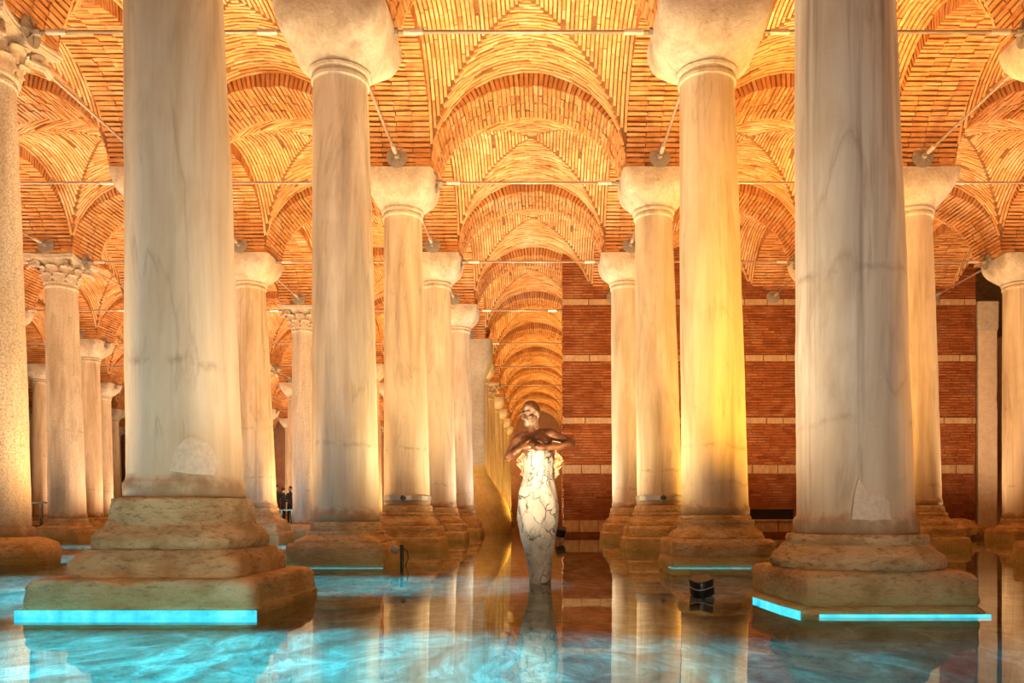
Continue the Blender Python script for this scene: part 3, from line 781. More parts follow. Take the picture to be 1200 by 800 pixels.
def conform(col, shaft_r, pts, name, material, lift=0.008, zc=1.0, label=None):
    """a patch hugging the shaft: pts are (angle from the viewer side in degrees, z); fan-filled and thick"""
    lean = col['_lean']; n = len(pts)
    ca = sum(p[0] for p in pts) / n; cz = sum(p[1] for p in pts) / n
    m = MB(); rings = 6
    for layer in (lift, -0.02):
        for k in range(rings + 1):
            t = 1 - k / rings
            for a, zz in pts:
                an = math.radians(ca + (a - ca) * t); z_ = cz + (zz - cz) * t
                r = shaft_r + layer - (0.005 if k == 0 and layer > 0 else 0)
                m.v.append((math.sin(an) * r + lean * (z_ - zc), -math.cos(an) * r, z_))
    for L0 in (0, (rings + 1) * n):
        for k in range(rings):
            for q in range(n):
                a, b = L0 + k * n + q, L0 + k * n + (q + 1) % n
                m.f.append((a, b, b + n, a + n))
    off = (rings + 1) * n
    for q in range(n): m.f.append((q, off + q, off + (q + 1) % n, (q + 1) % n))
    o = link(name, smooth_by_angle(m.mesh(name, material), 50), col)
    if label: o['label'] = label
    return o

# foreground pair
cL0 = column(0, -1, 'massive beige marble column standing on a wide stepped square base by the bright blue water', base='foreground', tx=-2.72, bx=-2.59, seg=72, seed=2.0,
             props=dict(grey=0.15, streak=0.12, ring_a=1.70), neck=0.292, bot=0.390, foot=0.416)
conform(cL0, 0.394, [(8, 0.95), (30, 0.93), (50, 0.93), (56, 1.02), (46, 1.14), (32, 1.20), (22, 1.16), (15, 1.10), (11, 1.02)], 'repair_patch', 'repair_cement')
cR0 = column(0, 0, 'massive grey streaked marble column on a rounded base with a chipped cement patch', base='rounded', tx=2.17, bx=2.29, seg=72, seed=9.0, rotb=0.06,
             props=dict(grey=0.75, streak=0.9, ring_a=1.30, ring_b=2.34), neck=0.300, bot=0.402, foot=0.432)
conform(cR0, 0.405, [(-25, 0.62), (-22, 0.78), (-18, 0.90), (-14, 0.82), (-8, 0.80), (0, 0.80), (8, 0.74), (10, 0.62), (-8, 0.60)], 'repair_patch', 'repair_cement', lift=0.03)
for col, an, zz, r, s in ((cL0, 50, 3.68, 0.350, 0.022), (cR0, -12, 3.62, 0.356, 0.024)):
    a = math.radians(an); lean = col['_lean']
    link('hole_shade', MB().loft([(0, s * 0.8, 8), (0.02, s, 8), (s * 1.6, s, 8), (s * 1.75, s * 0.8, 8)], 16).mesh('hole_shade', 'shade_dark'), col, (math.sin(a) * (r - 0.022) + lean * zz, -math.cos(a) * (r - 0.022), zz), (0, 0, a))  # raised dark block painted as the shade of a square hole
# second row
cL1 = column(1, -1, 'tall grey-blue tinged marble column with dark stained rings, bulky plain block capital at the top', base='stepped', bx=-2.604, seg=56, seed=4.0,
             props=dict(grey=0.8, streak=0.3, ring_a=1.58, ring_b=0.72, ring_c=0.6))
cR1 = column(1, 0, 'tall column lit golden orange with bulky rough capital, between aisle and brick wall', base='broad', bx=2.33, seg=56, seed=6.0,
             props=dict(grey=0.1, streak=0.35, ring_a=1.55, ring_b=1.05))
cLL1 = column(1, -2, 'rough granite column cut by the left picture edge with leafy carved capital', base='drum', cap='corinthian', tx=-7.42, bx=-7.28, seg=56, seed=8.0, bot=0.40, neck=0.335,
              props=dict(grey=0.9, streak=0.1, grain=0.9, ring_a=1.55, ring_b=0.6))
cRR1 = column(1, 1, 'column whose block capital alone peeks in at the top right corner', tx=7.2, bx=7.28, props=dict(grey=0.6))
# third row
def strap(col, z_, r):
    m = MB().loft([(z_ - 0.045, r + 0.002, 2), (z_ - 0.045, r + 0.012, 2), (z_ + 0.045, r + 0.012, 2), (z_ + 0.045, r + 0.002, 2)], 40, cap=False)
    s = link('steel_strap', m.mesh('steel_strap', 'strap_steel'), col); s['label'] = 'grey steel strap band'
    link('clamp', MB().box(-0.05, 0.05, -r - 0.05, -r - 0.008, z_ - 0.03, z_ + 0.03).box(-0.018, 0.018, -r - 0.075, -r - 0.05, z_ - 0.05, z_ + 0.05).mesh('clamp', 'dark_steel'), s)
cL2 = column(2, -1, 'pale cream column left of the statue with a steel strap near its foot', base='tall', bx=-2.60, tx=-2.69, seed=3.0, props=dict(grey=0.35, streak=0.2, ring_a=1.9))
cR2 = column(2, 0, 'warm cream column right of the statue with a steel strap near its foot', base='tall', bx=2.31, tx=2.19, seed=5.0, props=dict(grey=0.3, streak=0.4, ring_a=1.5))
strap(cL2, 0.97, 0.449); strap(cR2, 0.97, 0.449)
column(2, 1, 'amber lit column half hidden behind the right foreground column', base='tall', tx=7.22, bx=7.32, seed=5.0, props=dict(grey=0.1, streak=0.3, ring_a=1.2))
column(2, -2, 'column hidden behind the left foreground column, capital edge showing', base='stepped', seed=3.0)
# fourth row
column(3, -1, 'second pale column behind the strapped one left of the statue', base='tall', bx=-2.60, seed=3.0, props=dict(grey=0.55, streak=0.25, ring_a=1.4))
column(3, 0, 'slim pale column right of the statue in front of the brick wall', base='tall', bx=2.26, tx=2.15, seed=5.0, props=dict(grey=0.5, streak=0.3, ring_a=1.3))
column(3, 1, 'column behind the right foreground column, white capital corner peeking out', base='stepped', seed=5.0, props=dict(grey=0.4))
column(3, 2, 'orange lit column at the right picture edge with white block capital', base='stepped', tx=12.2, bx=12.28, seed=6.0, props=dict(grey=0.15, streak=0.5, ring_a=1.4))
column(3, -2, 'brown veined column just right of the left foreground column', base='tall', tx=-7.42, bx=-7.20, seed=6.0, props=dict(grey=0.2, streak=0.7, ring_a=2.85, ring_b=1.6))
column(3, -3, 'carved leafy capital column with a pale edge between the two leftmost big columns', base='stepped', cap='corinthian', tx=-12.25, bx=-12.1, seed=8.0, props=dict(grey=0.3, grain=0.5, ring_a=2.75))
# fifth row
column(4, -1, 'brightest white lit column, third behind the strapped one left of the statue', base='tall', bx=-2.56, tx=-2.62, seed=3.0, props=dict(grey=0.9, streak=0.1, ring_a=1.3))
column(4, -2, 'leafy capital column partly hidden by the grey-blue tinged column', base='drum', cap='corinthian', tx=-7.50, bx=-7.40, seed=8.0, props=dict(grey=0.6, grain=0.6, ring_a=1.4))
# plaster encased column with its flared mustard foot
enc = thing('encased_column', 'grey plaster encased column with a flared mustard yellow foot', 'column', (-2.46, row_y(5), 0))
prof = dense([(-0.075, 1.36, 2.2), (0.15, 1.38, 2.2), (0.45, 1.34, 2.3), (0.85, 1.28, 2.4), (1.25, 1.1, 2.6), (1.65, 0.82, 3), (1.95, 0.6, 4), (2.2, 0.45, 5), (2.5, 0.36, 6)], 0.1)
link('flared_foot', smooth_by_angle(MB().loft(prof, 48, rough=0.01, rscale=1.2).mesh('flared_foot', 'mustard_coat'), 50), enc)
link('shaft', smooth_by_angle(MB().loft(dense([(2.49, 0.36, 6), (5.6, 0.36, 6), (5.9, 0.40, 8), (6.35, 0.60, 8), (7.15, 0.64, 8)], 0.3), 48, rough=0.008).mesh('encased_shaft', 'plaster_grey'), 40), enc)
# the aisles beyond
for i in range(4, 12):
    for j in range(-7, 0):
        if (i, j) in ((4, -1), (4, -2), (5, -1)): continue
        x = LINE[j] + 0.05
        if not in_view(x, row_y(i), 4, 25): continue
        carved = (i + 2 * j) % 5 == 0
        if j == -1: lab, g = 'far column receding along the central aisle left of the statue', 'columns receding along the central aisle'
        elif j >= -3: lab, g = 'distant column in the aisles between the left foreground and second columns', 'distant columns in the near left aisles'
        else: lab, g = 'small distant column in the dim aisles at far left', 'distant columns in the far left aisles'
        column(i, j, lab, g, base='stepped' if j < -1 else 'tall', cap='corinthian' if carved else 'cushion', seed=3.0, bx=LINE[j] + 0.06,
               props=dict(grey=0.25, streak=0.4, ring_a=1.4 + 0.2 * ((i + j) % 3)))

# ------------------------------------------------------------------ tie rods with anchor plates
def plate_mesh():
    m = MB()
    # dished round plate, axis along +x, with eight raised ribs
    seg = 24; base = len(m.v)
    prof = [(0.0, 0.20), (0.018, 0.20), (0.034, 0.06), (0.06, 0.05), (0.06, 0.0)]
    for x, r in prof:
        for q in range(seg):
            a = 2 * PI * q / seg; m.v.append((x, math.cos(a) * r, math.sin(a) * r))
    for k in range(len(prof) - 1):
        for q in range(seg):
            m.f.append((k * seg + q, k * seg + (q + 1) % seg, (k + 1) * seg + (q + 1) % seg, (k + 1) * seg + q))
    for k in range(8):
        a = k * PI / 4 + 0.2
        u = Vector((0, math.cos(a), math.sin(a))); w = Vector((0, -math.sin(a), math.cos(a))) * 0.008
        p = []
        for x0, r0 in ((0.0, 0.03), (0.0, 0.19)): p += [Vector((x0, 0, 0)) + u * r0 - w, Vector((x0, 0, 0)) + u * r0 + w]
        t = [Vector((0.065, 0, 0)) + u * 0.03, Vector((0.028, 0, 0)) + u * 0.19]
        m.hexa([p[0], p[2], p[3], p[1], t[0] - w, t[1] - w, t[1] + w, t[0] + w])
    return m.mesh('anchor_plate', 'plate_iron')
PLATE = plate_mesh()
ROD = MB().tube([(0, 0, 0), (1, 0, 0)], 0.024, 10).mesh('rod', 'steel_rod', True)
SLEEVE = MB().tube([(-0.13, 0, 0), (0.13, 0, 0)], 0.040, 10).mesh('sleeve', 'sleeve_steel')
NUT = MB().tube([(-0.04, 0, 0), (0.04, 0, 0)], 0.052, 6).mesh('nut', 'plate_iron')
def tie_rod(p, q, label, group, plates=(True, True), detail=True):
    p, q = Vector(p), Vector(q); d = q - p; ln = d.length
    o = thing('tie_rod', label, 'tie rod', p, group); o.rotation_euler = (0, 0, math.atan2(d.y, d.x))
    link('rod', ROD, o, (0.03, 0, 0), (0, 0, 0), (ln - 0.06, 1, 1))
    if detail:
        for x in (0.35, ln - 0.35): link('sleeve', SLEEVE, o, (x, 0, 0))
        for x in (0.10, ln - 0.10): link('nut', NUT, o, (x, 0, 0))
    if plates[0]: link('anchor_plate', PLATE, o, (0, 0, 0))
    if plates[1]: link('anchor_plate', PLATE, o, (ln, 0, 0), (0, 0, PI))
ORD = ['first', 'second', 'third', 'fourth', 'fifth', 'sixth', 'seventh', 'eighth', 'ninth', 'tenth']
AIS = {-1: 'across the central aisle', 0: 'across the aisle right of centre', 1: 'across the second aisle right of centre', -2: 'across the aisle left of centre', -3: 'across the second aisle left of centre', -4: 'across the third aisle left of centre', -5: 'across the fourth aisle left of centre'}
RZ = 7.11
for i in range(1, 10):
    for j in range(-5, 2):
        x0, x1 = LINE[j] + 0.625, LINE[j + 1] - 0.625
        y = row_y(i)
        if i >= 4 and j >= 0: continue
        if not (in_view(x0, y, RZ, 0, 5) or in_view(x1, y, RZ, 0, 5) or in_view((x0 + x1) / 2, y, RZ, 0, 5)): continue
        pl = (True, True)
        if i >= 4 and j == -1: x1 = WX0 + 0.03 if i == 4 else x1; pl = (True, i != 4)
        yy = y - 0.0 if not (i == 4 and j == -1) else y
        tie_rod((x0, yy, RZ), (x1, yy, RZ), 'thin steel tie rod ' + AIS[j] + ', ' + ORD[i - 1] + ' one from the front', 'crosswise steel tie rods', pl, i < 6)
LNAME = {-1: 'columns left of the statue', 0: 'columns right of the statue', 1: 'columns behind the right foreground column', 2: 'columns at the right edge', -2: 'columns left of the central row', -3: 'leafy capital columns at left', -4: 'fourth column row from centre at left'}
LZ = 7.32
for i in range(0, 7):
    for j in (-1, 0, 1, 2, -2, -3, -4):
        if i >= 4 and j >= 0: continue
        y0, y1 = row_y(i) + 0.66, row_y(i + 1) - 0.65
        if i == 3 and j >= 0: y1 = WALL_Y - 0.02
        if not (in_view(LINE[j], y1, LZ, 0, 0) or in_view(LINE[j], (y0 + y1) / 2, LZ, 0, 0)): continue
        tie_rod((LINE[j], y0, LZ), (LINE[j], y1, LZ), 'plated steel rod running back along the ' + LNAME[j] + ', ' + ORD[i] + ' bay', 'lengthwise steel tie rods')

# ------------------------------------------------------------------ cyan light spill along the bases, modelled as glowing strips
def spill_strip(name, pts, label, h=0.075):
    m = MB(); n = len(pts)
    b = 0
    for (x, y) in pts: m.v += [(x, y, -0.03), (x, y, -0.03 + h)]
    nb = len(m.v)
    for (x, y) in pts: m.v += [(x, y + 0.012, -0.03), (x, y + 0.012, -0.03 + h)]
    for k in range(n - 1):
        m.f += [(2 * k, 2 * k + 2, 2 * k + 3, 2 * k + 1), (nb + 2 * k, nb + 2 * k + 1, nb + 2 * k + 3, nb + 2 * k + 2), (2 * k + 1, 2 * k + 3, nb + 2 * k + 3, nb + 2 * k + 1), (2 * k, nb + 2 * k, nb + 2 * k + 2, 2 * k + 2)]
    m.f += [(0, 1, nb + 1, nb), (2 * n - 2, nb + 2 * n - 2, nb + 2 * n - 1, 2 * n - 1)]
    o = link('light_spill', m.mesh('light_spill', 'spill_cyan')); tag(o, label, 'light strip', 'cyan light spill at the waterline')
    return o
yf = row_y(0)
spill_strip('light_spill', [(-3.33, yf - 0.79), (-1.80, yf - 0.79)], 'glowing strip of cyan light spill along the wide stepped base')
spill_strip('light_spill', [(2.29 - 0.69, yf + 0.2), (2.29 - 0.66, yf - 0.4), (2.29 - 0.62, yf - 0.70)], 'short slanting strip of cyan light spill beside the rounded base', 0.06)
spill_strip('light_spill', [(2.29 - 0.5, yf - 0.71), (2.29 + 0.1, yf - 0.715), (2.29 + 0.60, yf - 0.71)], 'strip of cyan light spill along the front of the rounded base', 0.04)
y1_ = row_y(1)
spill_strip('light_spill', [(2.33 - 0.70, y1_ - 0.45), (2.33 - 0.68, y1_ - 0.71), (2.33 + 0.6, y1_ - 0.72)], 'thin strip of cyan light spill at the golden lit column base', 0.022)
spill_strip('light_spill', [(-2.604 - 0.66, y1_ - 0.67), (-2.604 + 0.62, y1_ - 0.67)], 'thin strip of cyan light spill at the blue tinged column base', 0.018)

# ------------------------------------------------------------------ small lamps in the water
p = px(823, 697, 0.65 * F_PX / 94)
fl = thing('floodlight', 'small black floodlight tilted upward in the water', 'lamp', (p.x, p.y, 0), rotz=0.35)
link('housing', smooth_by_angle(MB().loft([(0, 0.082, 3), (0.01, 0.09, 3), (0.13, 0.088, 3), (0.14, 0.08, 3)], 24).mesh('housing', 'black_plastic'), 40), fl, (0, 0, 0.01), (0.25, -0.25, 0))
link('trim_ring', MB().loft([(0.075, 0.092, 3), (0.083, 0.092, 3)], 24, cap=False).mesh('trim_ring', 'silver_trim'), fl, (0, 0, 0.01), (0.25, -0.25, 0))
link('bracket', MB().box(-0.012, 0.012, -0.012, 0.012, -0.075, 0.03).box(-0.06, 0.06, -0.05, 0.05, -0.075, -0.06).mesh('bracket', 'black_plastic'), fl)
p = px(471, 663, 10.25)
pl = thing('lamp_post', 'stubby dark lamp post in the water beside the blue tinged column', 'lamp', (p.x, p.y, 0))
link('post', MB().tube([(0, 0, -0.075), (0, 0, 0.27)], 0.022, 10).mesh('post', 'black_plastic'), pl)
link('lamp_head', smooth_by_angle(MB().loft([(0, 0.03, 2), (0.015, 0.05, 2), (0.09, 0.05, 2), (0.10, 0.035, 2)], 20).mesh('lamp_head', 'plate_iron'), 40), pl, (-0.04, -0.01, 0.19), (0.3, -1.1, 0))
link('cable', MB().tube([(0.02, 0, 0.22), (0.07, 0, 0.19), (0.08, 0, 0.10), (0.04, 0, -0.02)], 0.007, 6).mesh('cable', 'black_plastic'), pl)

p = px(656, 622, 19.6)
fl2 = thing('floodlight', 'tiny dark floodlight at the water between statue and brick wall', 'lamp', (p.x, p.y, 0))
link('housing', smooth_by_angle(MB().loft([(0, 0.10, 4), (0.02, 0.12, 4), (0.20, 0.12, 4), (0.22, 0.10, 4)], 20).mesh('housing', 'black_plastic'), 40), fl2, (0, 0, 0.14), (0.4, 0.2, 0))
link('stand', MB().box(-0.02, 0.02, -0.02, 0.02, -0.075, 0.16).box(-0.12, 0.12, -0.08, 0.08, -0.075, 0.02).mesh('stand', 'walkway_stone'), fl2)
p = px(1122, 640, 22.6)
rock = link('boulder', smooth_by_angle(MB().loft(dense([(-0.075, 0.55, 2.4), (0.1, 0.62, 2.3), (0.3, 0.58, 2.2), (0.45, 0.42, 2), (0.53, 0.2, 2), (0.55, 0.05, 2)], 0.05), 48, rough=0.10, rscale=2.2, seed=4).mesh('boulder', 'base_stone'), 60), None, (p.x, p.y, 0))
tag(rock, 'rounded brown boulder in the water before the brick wall at right', 'boulder')
# ------------------------------------------------------------------ statue
def remeshed(name, mb, voxel, material, smooth=6):
    me = mb.mesh(name + '_src', material); o = bpy.data.objects.new('tmp', me); COL.objects.link(o)
    r = o.modifiers.new('r', 'REMESH'); r.mode = 'VOXEL'; r.voxel_size = voxel; r.use_smooth_shade = True
    if smooth:
        s = o.modifiers.new('s', 'SMOOTH'); s.factor = 0.5; s.iterations = smooth
    dg = bpy.context.evaluated_depsgraph_get()
    out = bpy.data.meshes.new_from_object(o.evaluated_get(dg)); out.name = name
    bpy.data.objects.remove(o); 
    out.materials.clear(); out.materials.append(MATS[material])
    out.polygons.foreach_set('use_smooth', [True] * len(out.polygons))
    return out
def ball(m, c, r, seg=16):
    c = Vector(c); rx, ry, rz = r if isinstance(r, tuple) else (r, r, r)
    base = len(m.v); rings = seg // 2
    for a in range(1, rings):
        t = PI * a / rings
        for q in range(seg):
            u = 2 * PI * q / seg; m.v.append((c.x + rx * math.sin(t) * math.cos(u), c.y + ry * math.sin(t) * math.sin(u), c.z + rz * math.cos(t)))
    top = len(m.v); m.v.append((c.x, c.y, c.z + rz)); bot = len(m.v); m.v.append((c.x, c.y, c.z - rz))
    for a in range(rings - 2):
        for q in range(seg): m.f.append((base + a * seg + q, base + (a + 1) * seg + q, base + (a + 1) * seg + (q + 1) % seg, base + a * seg + (q + 1) % seg))
    for q in range(seg):
        m.f.append((top, base + q, base + (q + 1) % seg)); m.f.append((bot, base + (rings - 2) * seg + (q + 1) % seg, base + (rings - 2) * seg + q))
def limb(m, pts, radii, seg=14):
    m.tube(pts, radii, seg)
    for p_, r_ in zip(pts, radii): ball(m, p_, r_, seg)
SD = 0.65 * F_PX / 80
statue = thing('statue', 'bronze and white marble figure clutching cloth, rising from the water', 'statue', (px(633, 683, SD).x, SD, 0))
S = F_PX / SD
def sp(x, y, d=0.0): return Vector(((x - 633) / S, d, (683 - y) / S))
def hand(m, wrist, direction, side, palm=0.05, spread=0.018):
    """palm plus five curled fingers; direction is the way the fingers point, side the way the thumb leaves"""
    d = Vector(direction).normalized(); s = Vector(side).normalized(); nrm = d.cross(s).normalized()
    w = Vector(wrist)
    limb(m, [w, w + d * 0.03, w + d * 0.075], [0.024, 0.03, 0.032])
    for k, (o, ln) in enumerate(((-1.5, 0.052), (-0.5, 0.068), (0.5, 0.072), (1.5, 0.064))):
        b = w + d * 0.075 + s * (o * spread)
        limb(m, [b, b + d * ln * 0.5 + nrm * 0.006, b + d * ln * 0.8 + nrm * 0.026, b + d * ln * 0.78 + nrm * 0.05], [0.0105, 0.0098, 0.009, 0.008], 8)
    t = w + d * 0.025 + s * 0.03
    limb(m, [t, t + s * 0.025 + d * 0.025, t + s * 0.03 + d * 0.055 + nrm * 0.012], [0.013, 0.011, 0.009], 8)
b = MB()
# torso
for (x, y, rx, ry, rz, d) in ((628, 512, .135, .075, .06, 0), (630, 524, .15, .10, .10, 0), (631, 540, .135, .095, .10, 0), (630, 556, .115, .085, .10, 0), (630, 572, .14, .095, .12, 0.0), (630, 586, .165, .105, .13, 0)):
    ball(b, sp(x, y, d), (rx, ry, rz), 20)
limb(b, [sp(624, 514, 0.01), sp(623, 500, -0.005), sp(622, 492, -0.015)], [0.066, 0.052, 0.05])          # neck
limb(b, [sp(610, 513, 0.01), sp(626, 508, 0.015), sp(645, 508, 0.01)], [0.058, 0.055, 0.058])             # shoulder girdle
for x in (619, 638): ball(b, sp(x, 518, -0.055), (.075, .045, .05))
# viewer-left arm, bent with the fist at the breast
limb(b, [sp(608, 514, 0.01), sp(601, 525, -0.01), sp(595, 536, -0.04)], [0.056, 0.045, 0.037])
limb(b, [sp(595, 536, -0.04), sp(603, 532, -0.11), sp(612, 526, -0.145)], [0.037, 0.032, 0.024])
hand(b, sp(612, 526, -0.145), (0.9, -0.25, 0.15), (0.1, -0.2, 1))
# viewer-right arm, elbow lifted out, forearm level across the breast
limb(b, [sp(648, 510, 0.01), sp(659, 514, -0.02), sp(670, 519, -0.06)], [0.056, 0.045, 0.036])
limb(b, [sp(670, 519, -0.06), sp(655, 525, -0.13), sp(640, 526, -0.165)], [0.036, 0.033, 0.024])
hand(b, sp(640, 526, -0.165), (-1, -0.1, 0.05), (0.0, -0.15, 1))
link('body', remeshed('statue_body', b, 0.0085, 'statue_bronze', 4), statue)
# head, turned to the viewer's left and tipped down
h = MB()
ball(h, (0, 0.012, 0.035), (0.076, 0.094, 0.094), 24)          # skull
ball(h, (0, -0.03, -0.02), (0.060, 0.062, 0.085), 20)          # face
ball(h, (0, -0.055, -0.082), (0.034, 0.032, 0.028), 14)        # chin
limb(h, [(-0.05, 0.0, -0.05), (-0.03, -0.05, -0.085)], [0.026, 0.022], 10); limb(h, [(0.05, 0.0, -0.05), (0.03, -0.05, -0.085)], [0.026, 0.022], 10)
limb(h, [(0, -0.090, 0.012), (0, -0.108, -0.022), (0, -0.112, -0.032)], [0.010, 0.013, 0.015], 10)   # nose
for s in (-1, 1):
    ball(h, (s * 0.011, -0.100, -0.034), 0.010, 10)
    limb(h, [(s * 0.008, -0.092, 0.020), (s * 0.030, -0.090, 0.025), (s * 0.052, -0.072, 0.015)], [0.010, 0.010, 0.008], 8)   # brow
    ball(h, (s * 0.042, -0.070, -0.024), (0.022, 0.020, 0.018), 12)                                     # cheekbone
    ball(h, (s * 0.030, -0.078, 0.004), (0.013, 0.010, 0.008), 10)                                      # eye
    ball(h, (s * 0.078, 0.008, -0.008), (0.010, 0.022, 0.032), 12)                                      # ear
limb(h, [(-0.022, -0.088, -0.055), (0, -0.096, -0.054), (0.022, -0.088, -0.055)], [0.006, 0.008, 0.006], 8)   # upper lip
limb(h, [(-0.018, -0.086, -0.064), (0, -0.094, -0.065), (0.018, -0.086, -0.064)], [0.006, 0.009, 0.006], 8)   # lower lip
limb(h, [(0, 0.012, -0.05), (0, 0.02, -0.12)], [0.052, 0.054], 14)
head = link('head', remeshed('statue_head', h, 0.005, 'statue_face', 2), statue, sp(622, 486, -0.02), (0.12, -0.10, -0.62))
hm = MB()
ball(hm, (0, 0.022, 0.048), (0.081, 0.093, 0.090), 28)
link('hair', remeshed('statue_hair', hm, 0.008, 'statue_bronze', 1), head)
# the white cloth gown clinging to hips and legs, narrowing to the water
prof = [(-0.075, .10, .10, 633), (0.0, .105, .10, 633), (0.10, .105, .10, 633), (0.25, .13, .11, 632), (0.42, .165, .125, 631), (0.60, .185, .14, 630), (0.74, .192, .145, 630), (0.86, .18, .14, 630), (0.97, .15, .125, 630.5), (1.08, .135, .12, 631), (1.18, .145, .13, 631.5), (1.25, .12, .125, 631), (1.31, .06, .115, 628)]
m = MB(); seg = 56; rows = []
pz = dense([(p_[0], p_[1], k) for k, p_ in enumerate(prof)], 0.025)
for (z_, hw, k) in pz:
    k0 = min(int(k), len(prof) - 2); t = k - k0
    dep = prof[k0][2] + (prof[k0 + 1][2] - prof[k0][2]) * t; cx = prof[k0][3] + (prof[k0 + 1][3] - prof[k0][3]) * t
    r0 = len(m.v); rows.append(r0)
    for q in range(seg):
        a = 2 * PI * q / seg; c, s = math.cos(a), math.sin(a)
        fold = 1 + 0.045 * math.sin(7 * a + 9 * z_ + 2 * noise.noise(Vector((c, s, z_ * 3)))) * min(1, max(0, z_ * 2)) + 0.05 * noise.noise(Vector((c * 2, s * 2, z_ * 4))) + 0.02 * noise.noise(Vector((c * 6, s * 6, z_ * 11)))
        cleft = 1 - 0.10 * math.exp(-((a - 1.5 * PI) / 0.25) ** 2) * max(0, min(1, (0.7 - z_) * 2)) * (1 if z_ > 0 else 0.6)
        m.v.append(((cx - 633) / S + hw * c * fold, dep * s * fold * cleft, z_))
for a, b_ in zip(rows, rows[1:]):
    for q in range(seg): m.f.append((a + q, a + (q + 1) % seg, b_ + (q + 1) % seg, b_ + q))
m.f.append(tuple(rows[0] + q for q in range(seg))[::-1]); m.f.append(tuple(rows[-1] + q for q in range(seg)))
link('gown', m.mesh('gown', 'statue_drape', True), statue)
# torn cloth edges hanging beside the waist
for sgn, x0, yb in ((-1, 615, 562), (1, 651, 562)):
    m = MB(); n = 22; k = 6; g = []
    for a in range(n):
        t = a / (n - 1)
        for q in range(k):
            u = q / (k - 1)
            w = 0.075 * (0.5 + math.sin(PI * min(1, t * 1.1)) * 0.7)
            P = sp(x0 - sgn * 3, 526 + (yb - 526) * t, 0.03 + 0.02 * math.sin(u * 7 + t * 9))
            P.x += sgn * w * u * (1 + 0.25 * math.sin(t * 26)); P.z += 0.02 * math.sin(u * 5 + t * 17)
            P.y += 0.022 * math.sin(t * 22 + u * 3)
            g.append(P)
    m.v += [tuple(P) for P in g]; nb = len(m.v); m.v += [(P.x, P.y + 0.014, P.z) for P in g]
    for a in range(n - 1):
        for q in range(k - 1):
            f = (a * k + q, a * k + q + 1, (a + 1) * k + q + 1, (a + 1) * k + q); m.f.append(f); m.f.append(tuple(nb + i_ for i_ in f)[::-1])
    ring = list(range(k)) + [a * k + k - 1 for a in range(1, n)] + [(n - 1) * k + q for q in range(k - 2, -1, -1)] + [a * k for a in range(n - 2, 0, -1)]
    for a, b_ in zip(ring, ring[1:] + ring[:1]): m.f.append((a, nb + a, nb + b_, b_))
    link('cloth_frill', m.mesh('cloth_frill', 'statue_ruffle', True), statue)

# ------------------------------------------------------------------ walkway, railings, visitors at left
wk = thing('walkway', 'low dark walkway slab along the left aisles', 'walkway', (0, 0, 0))
link('deck', MB().box(-34, -9.9, 21.4, 23.6, 0.10, 0.24).mesh('deck', 'walkway_stone'), wk)
link('deck', MB().box(-34, -6.2, 31.5, 34.4, 0.10, 0.24).mesh('deck', 'walkway_stone'), wk)
for x in (-33, -28, -22, -16.5, -11):
    link('pier', MB().box(x - 0.15, x + 0.15, 21.6, 23.4, -0.075, 0.10).mesh('pier', 'walkway_stone'), wk)
    link('pier', MB().box(x - 0.15, x + 0.15, 31.8, 34.1, -0.075, 0.10).mesh('pier', 'walkway_stone'), wk)
def railing(x0, x1, y, label, material, step=1.0, h=0.75):
    r = thing('railing', label, 'railing', (x0, y, 0.24))
    n = max(1, round((x1 - x0) / step)); d = (x1 - x0) / n
    link('top_rail', MB().box(-0.03, x1 - x0 + 0.03, -0.03, 0.03, h - 0.05, h).mesh('top_rail', material), r)
    link('bottom_rail', MB().box(0, x1 - x0, -0.02, 0.02, 0.10, 0.13).mesh('bottom_rail', material), r)
    for k in range(n + 1): link('post', MB().box(k * d - 0.028, k * d + 0.028, -0.028, 0.028, 0, h - 0.05).mesh('post', material), r)
railing(-14.3, -12.95, 21.6, 'dark steel railing beside the rough column at far left', 'dark_steel', 0.45, 0.76)
railing(-11.1, -9.9, 32.0, 'blue painted railing in front of the dark dressed visitors', 'blue_paint', 0.45, 0.62)
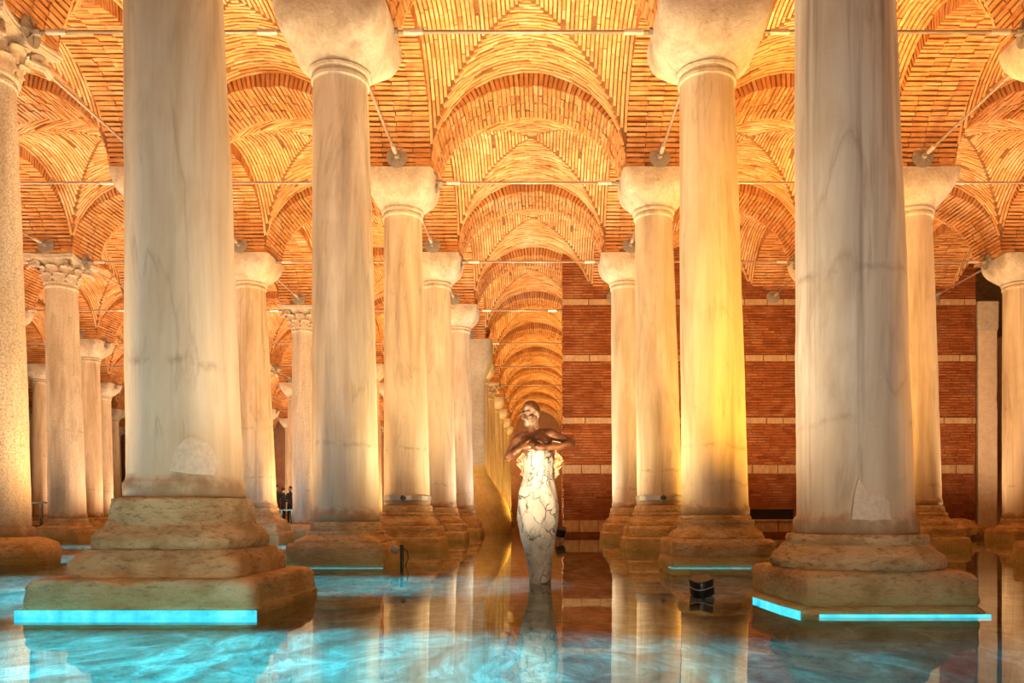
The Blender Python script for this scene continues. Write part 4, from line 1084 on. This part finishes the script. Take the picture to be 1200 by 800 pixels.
def person(x, y, z0, hgt, cloth, legs, label, turn=0.0, hat=False, arm=(0.25, -0.1)):
    p_ = thing('person', label, 'person', (x, y, z0), 'visitors on the walkway', rotz=turn)
    k = hgt / 1.75
    m = MB()
    for s in (-1, 1):
        limb(m, [(s * .09, 0, .92), (s * .10, -0.02, .50), (s * .10, 0.01, .08)], [.085, .06, .042], 10)
        limb(m, [(s * .10, 0.0, .04), (s * .11, -0.15, .035)], [.042, .035], 8)
        e = (s * (.27), 0.03 + arm[1] * .2, 1.12); hnd = (s * arm[0] * 0.8, arm[1] * 2.0, 1.10)
        limb(m, [(s * .19, 0, 1.42), e], [.055, .043], 10); limb(m, [e, hnd], [.043, .03], 10)
    for (zz, rx, ry, rz) in ((1.36, .20, .115, .13), (1.22, .18, .11, .16), (1.05, .16, .105, .15), (.93, .165, .115, .12)): ball(m, (0, 0, zz), (rx, ry, rz), 16)
    limb(m, [(0, 0.01, 1.45), (0, -0.01, 1.56)], [.06, .052], 10)
    m.v = [(a * k, b_ * k, c * k) for a, b_, c in m.v]
    link('body', remeshed('person_body', m, 0.02, cloth, 3), p_)
    hd = MB(); ball(hd, (0, 0, 0.015), (.076, .095, .105), 16); ball(hd, (0, -.03, -.04), (.058, .065, .075), 14); limb(hd, [(0, -.09, .0), (0, -.108, -.025)], [.011, .015], 8)
    for s in (-1, 1): ball(hd, (s * .078, .005, -.005), (.012, .02, .03), 8)
    limb(hd, [(0, 0.01, -.05), (0, 0.01, -.12)], [.05, .05], 10)
    hd.v = [(a * k, b_ * k, c * k) for a, b_, c in hd.v]
    head_ = link('head', remeshed('person_head', hd, 0.011, 'skin', 2), p_, (0, -0.01 * k, 1.65 * k))
    hr = MB()
    if hat: hr.loft([(0.03, .155, 2), (0.045, .16, 2), (0.05, .10, 2), (0.14, .088, 2), (0.155, .06, 2)], 24)
    else: ball(hr, (0, 0.018, 0.035), (.086, .098, .098), 18)
    hr.v = [(a * k, b_ * k, c * k) for a, b_, c in hr.v]
    link('hat' if hat else 'hair', smooth_by_angle(hr.mesh('hat', 'hat_cloth' if hat else 'dark_cloth'), 40), head_)
person(-10.98, 33.4, 0.24, 1.62, 'navy_cloth', 'dark_cloth', 'visitor in dark jacket and brimmed hat standing behind the blue railing', 0.5, True)
person(-10.58, 33.1, 0.24, 1.50, 'dark_cloth', 'dark_cloth', 'bareheaded visitor in black turned away behind the blue railing', 2.2)
person(-10.62, 34.1, 0.24, 1.60, 'navy_cloth', 'dark_cloth', 'dark haired visitor half hidden beside the pale bluish column', -0.6)

# submerged kerb that crosses the pool floor, and the small marker lamps on the far walkway
kb = link('pool_kerb', MB().box(-3.4, 0.9, 6.55, 6.63, -0.0755, -0.30).mesh('pool_kerb', 'walkway_stone')); tag(kb, 'dark straight kerb line lying on the pool floor', 'kerb')
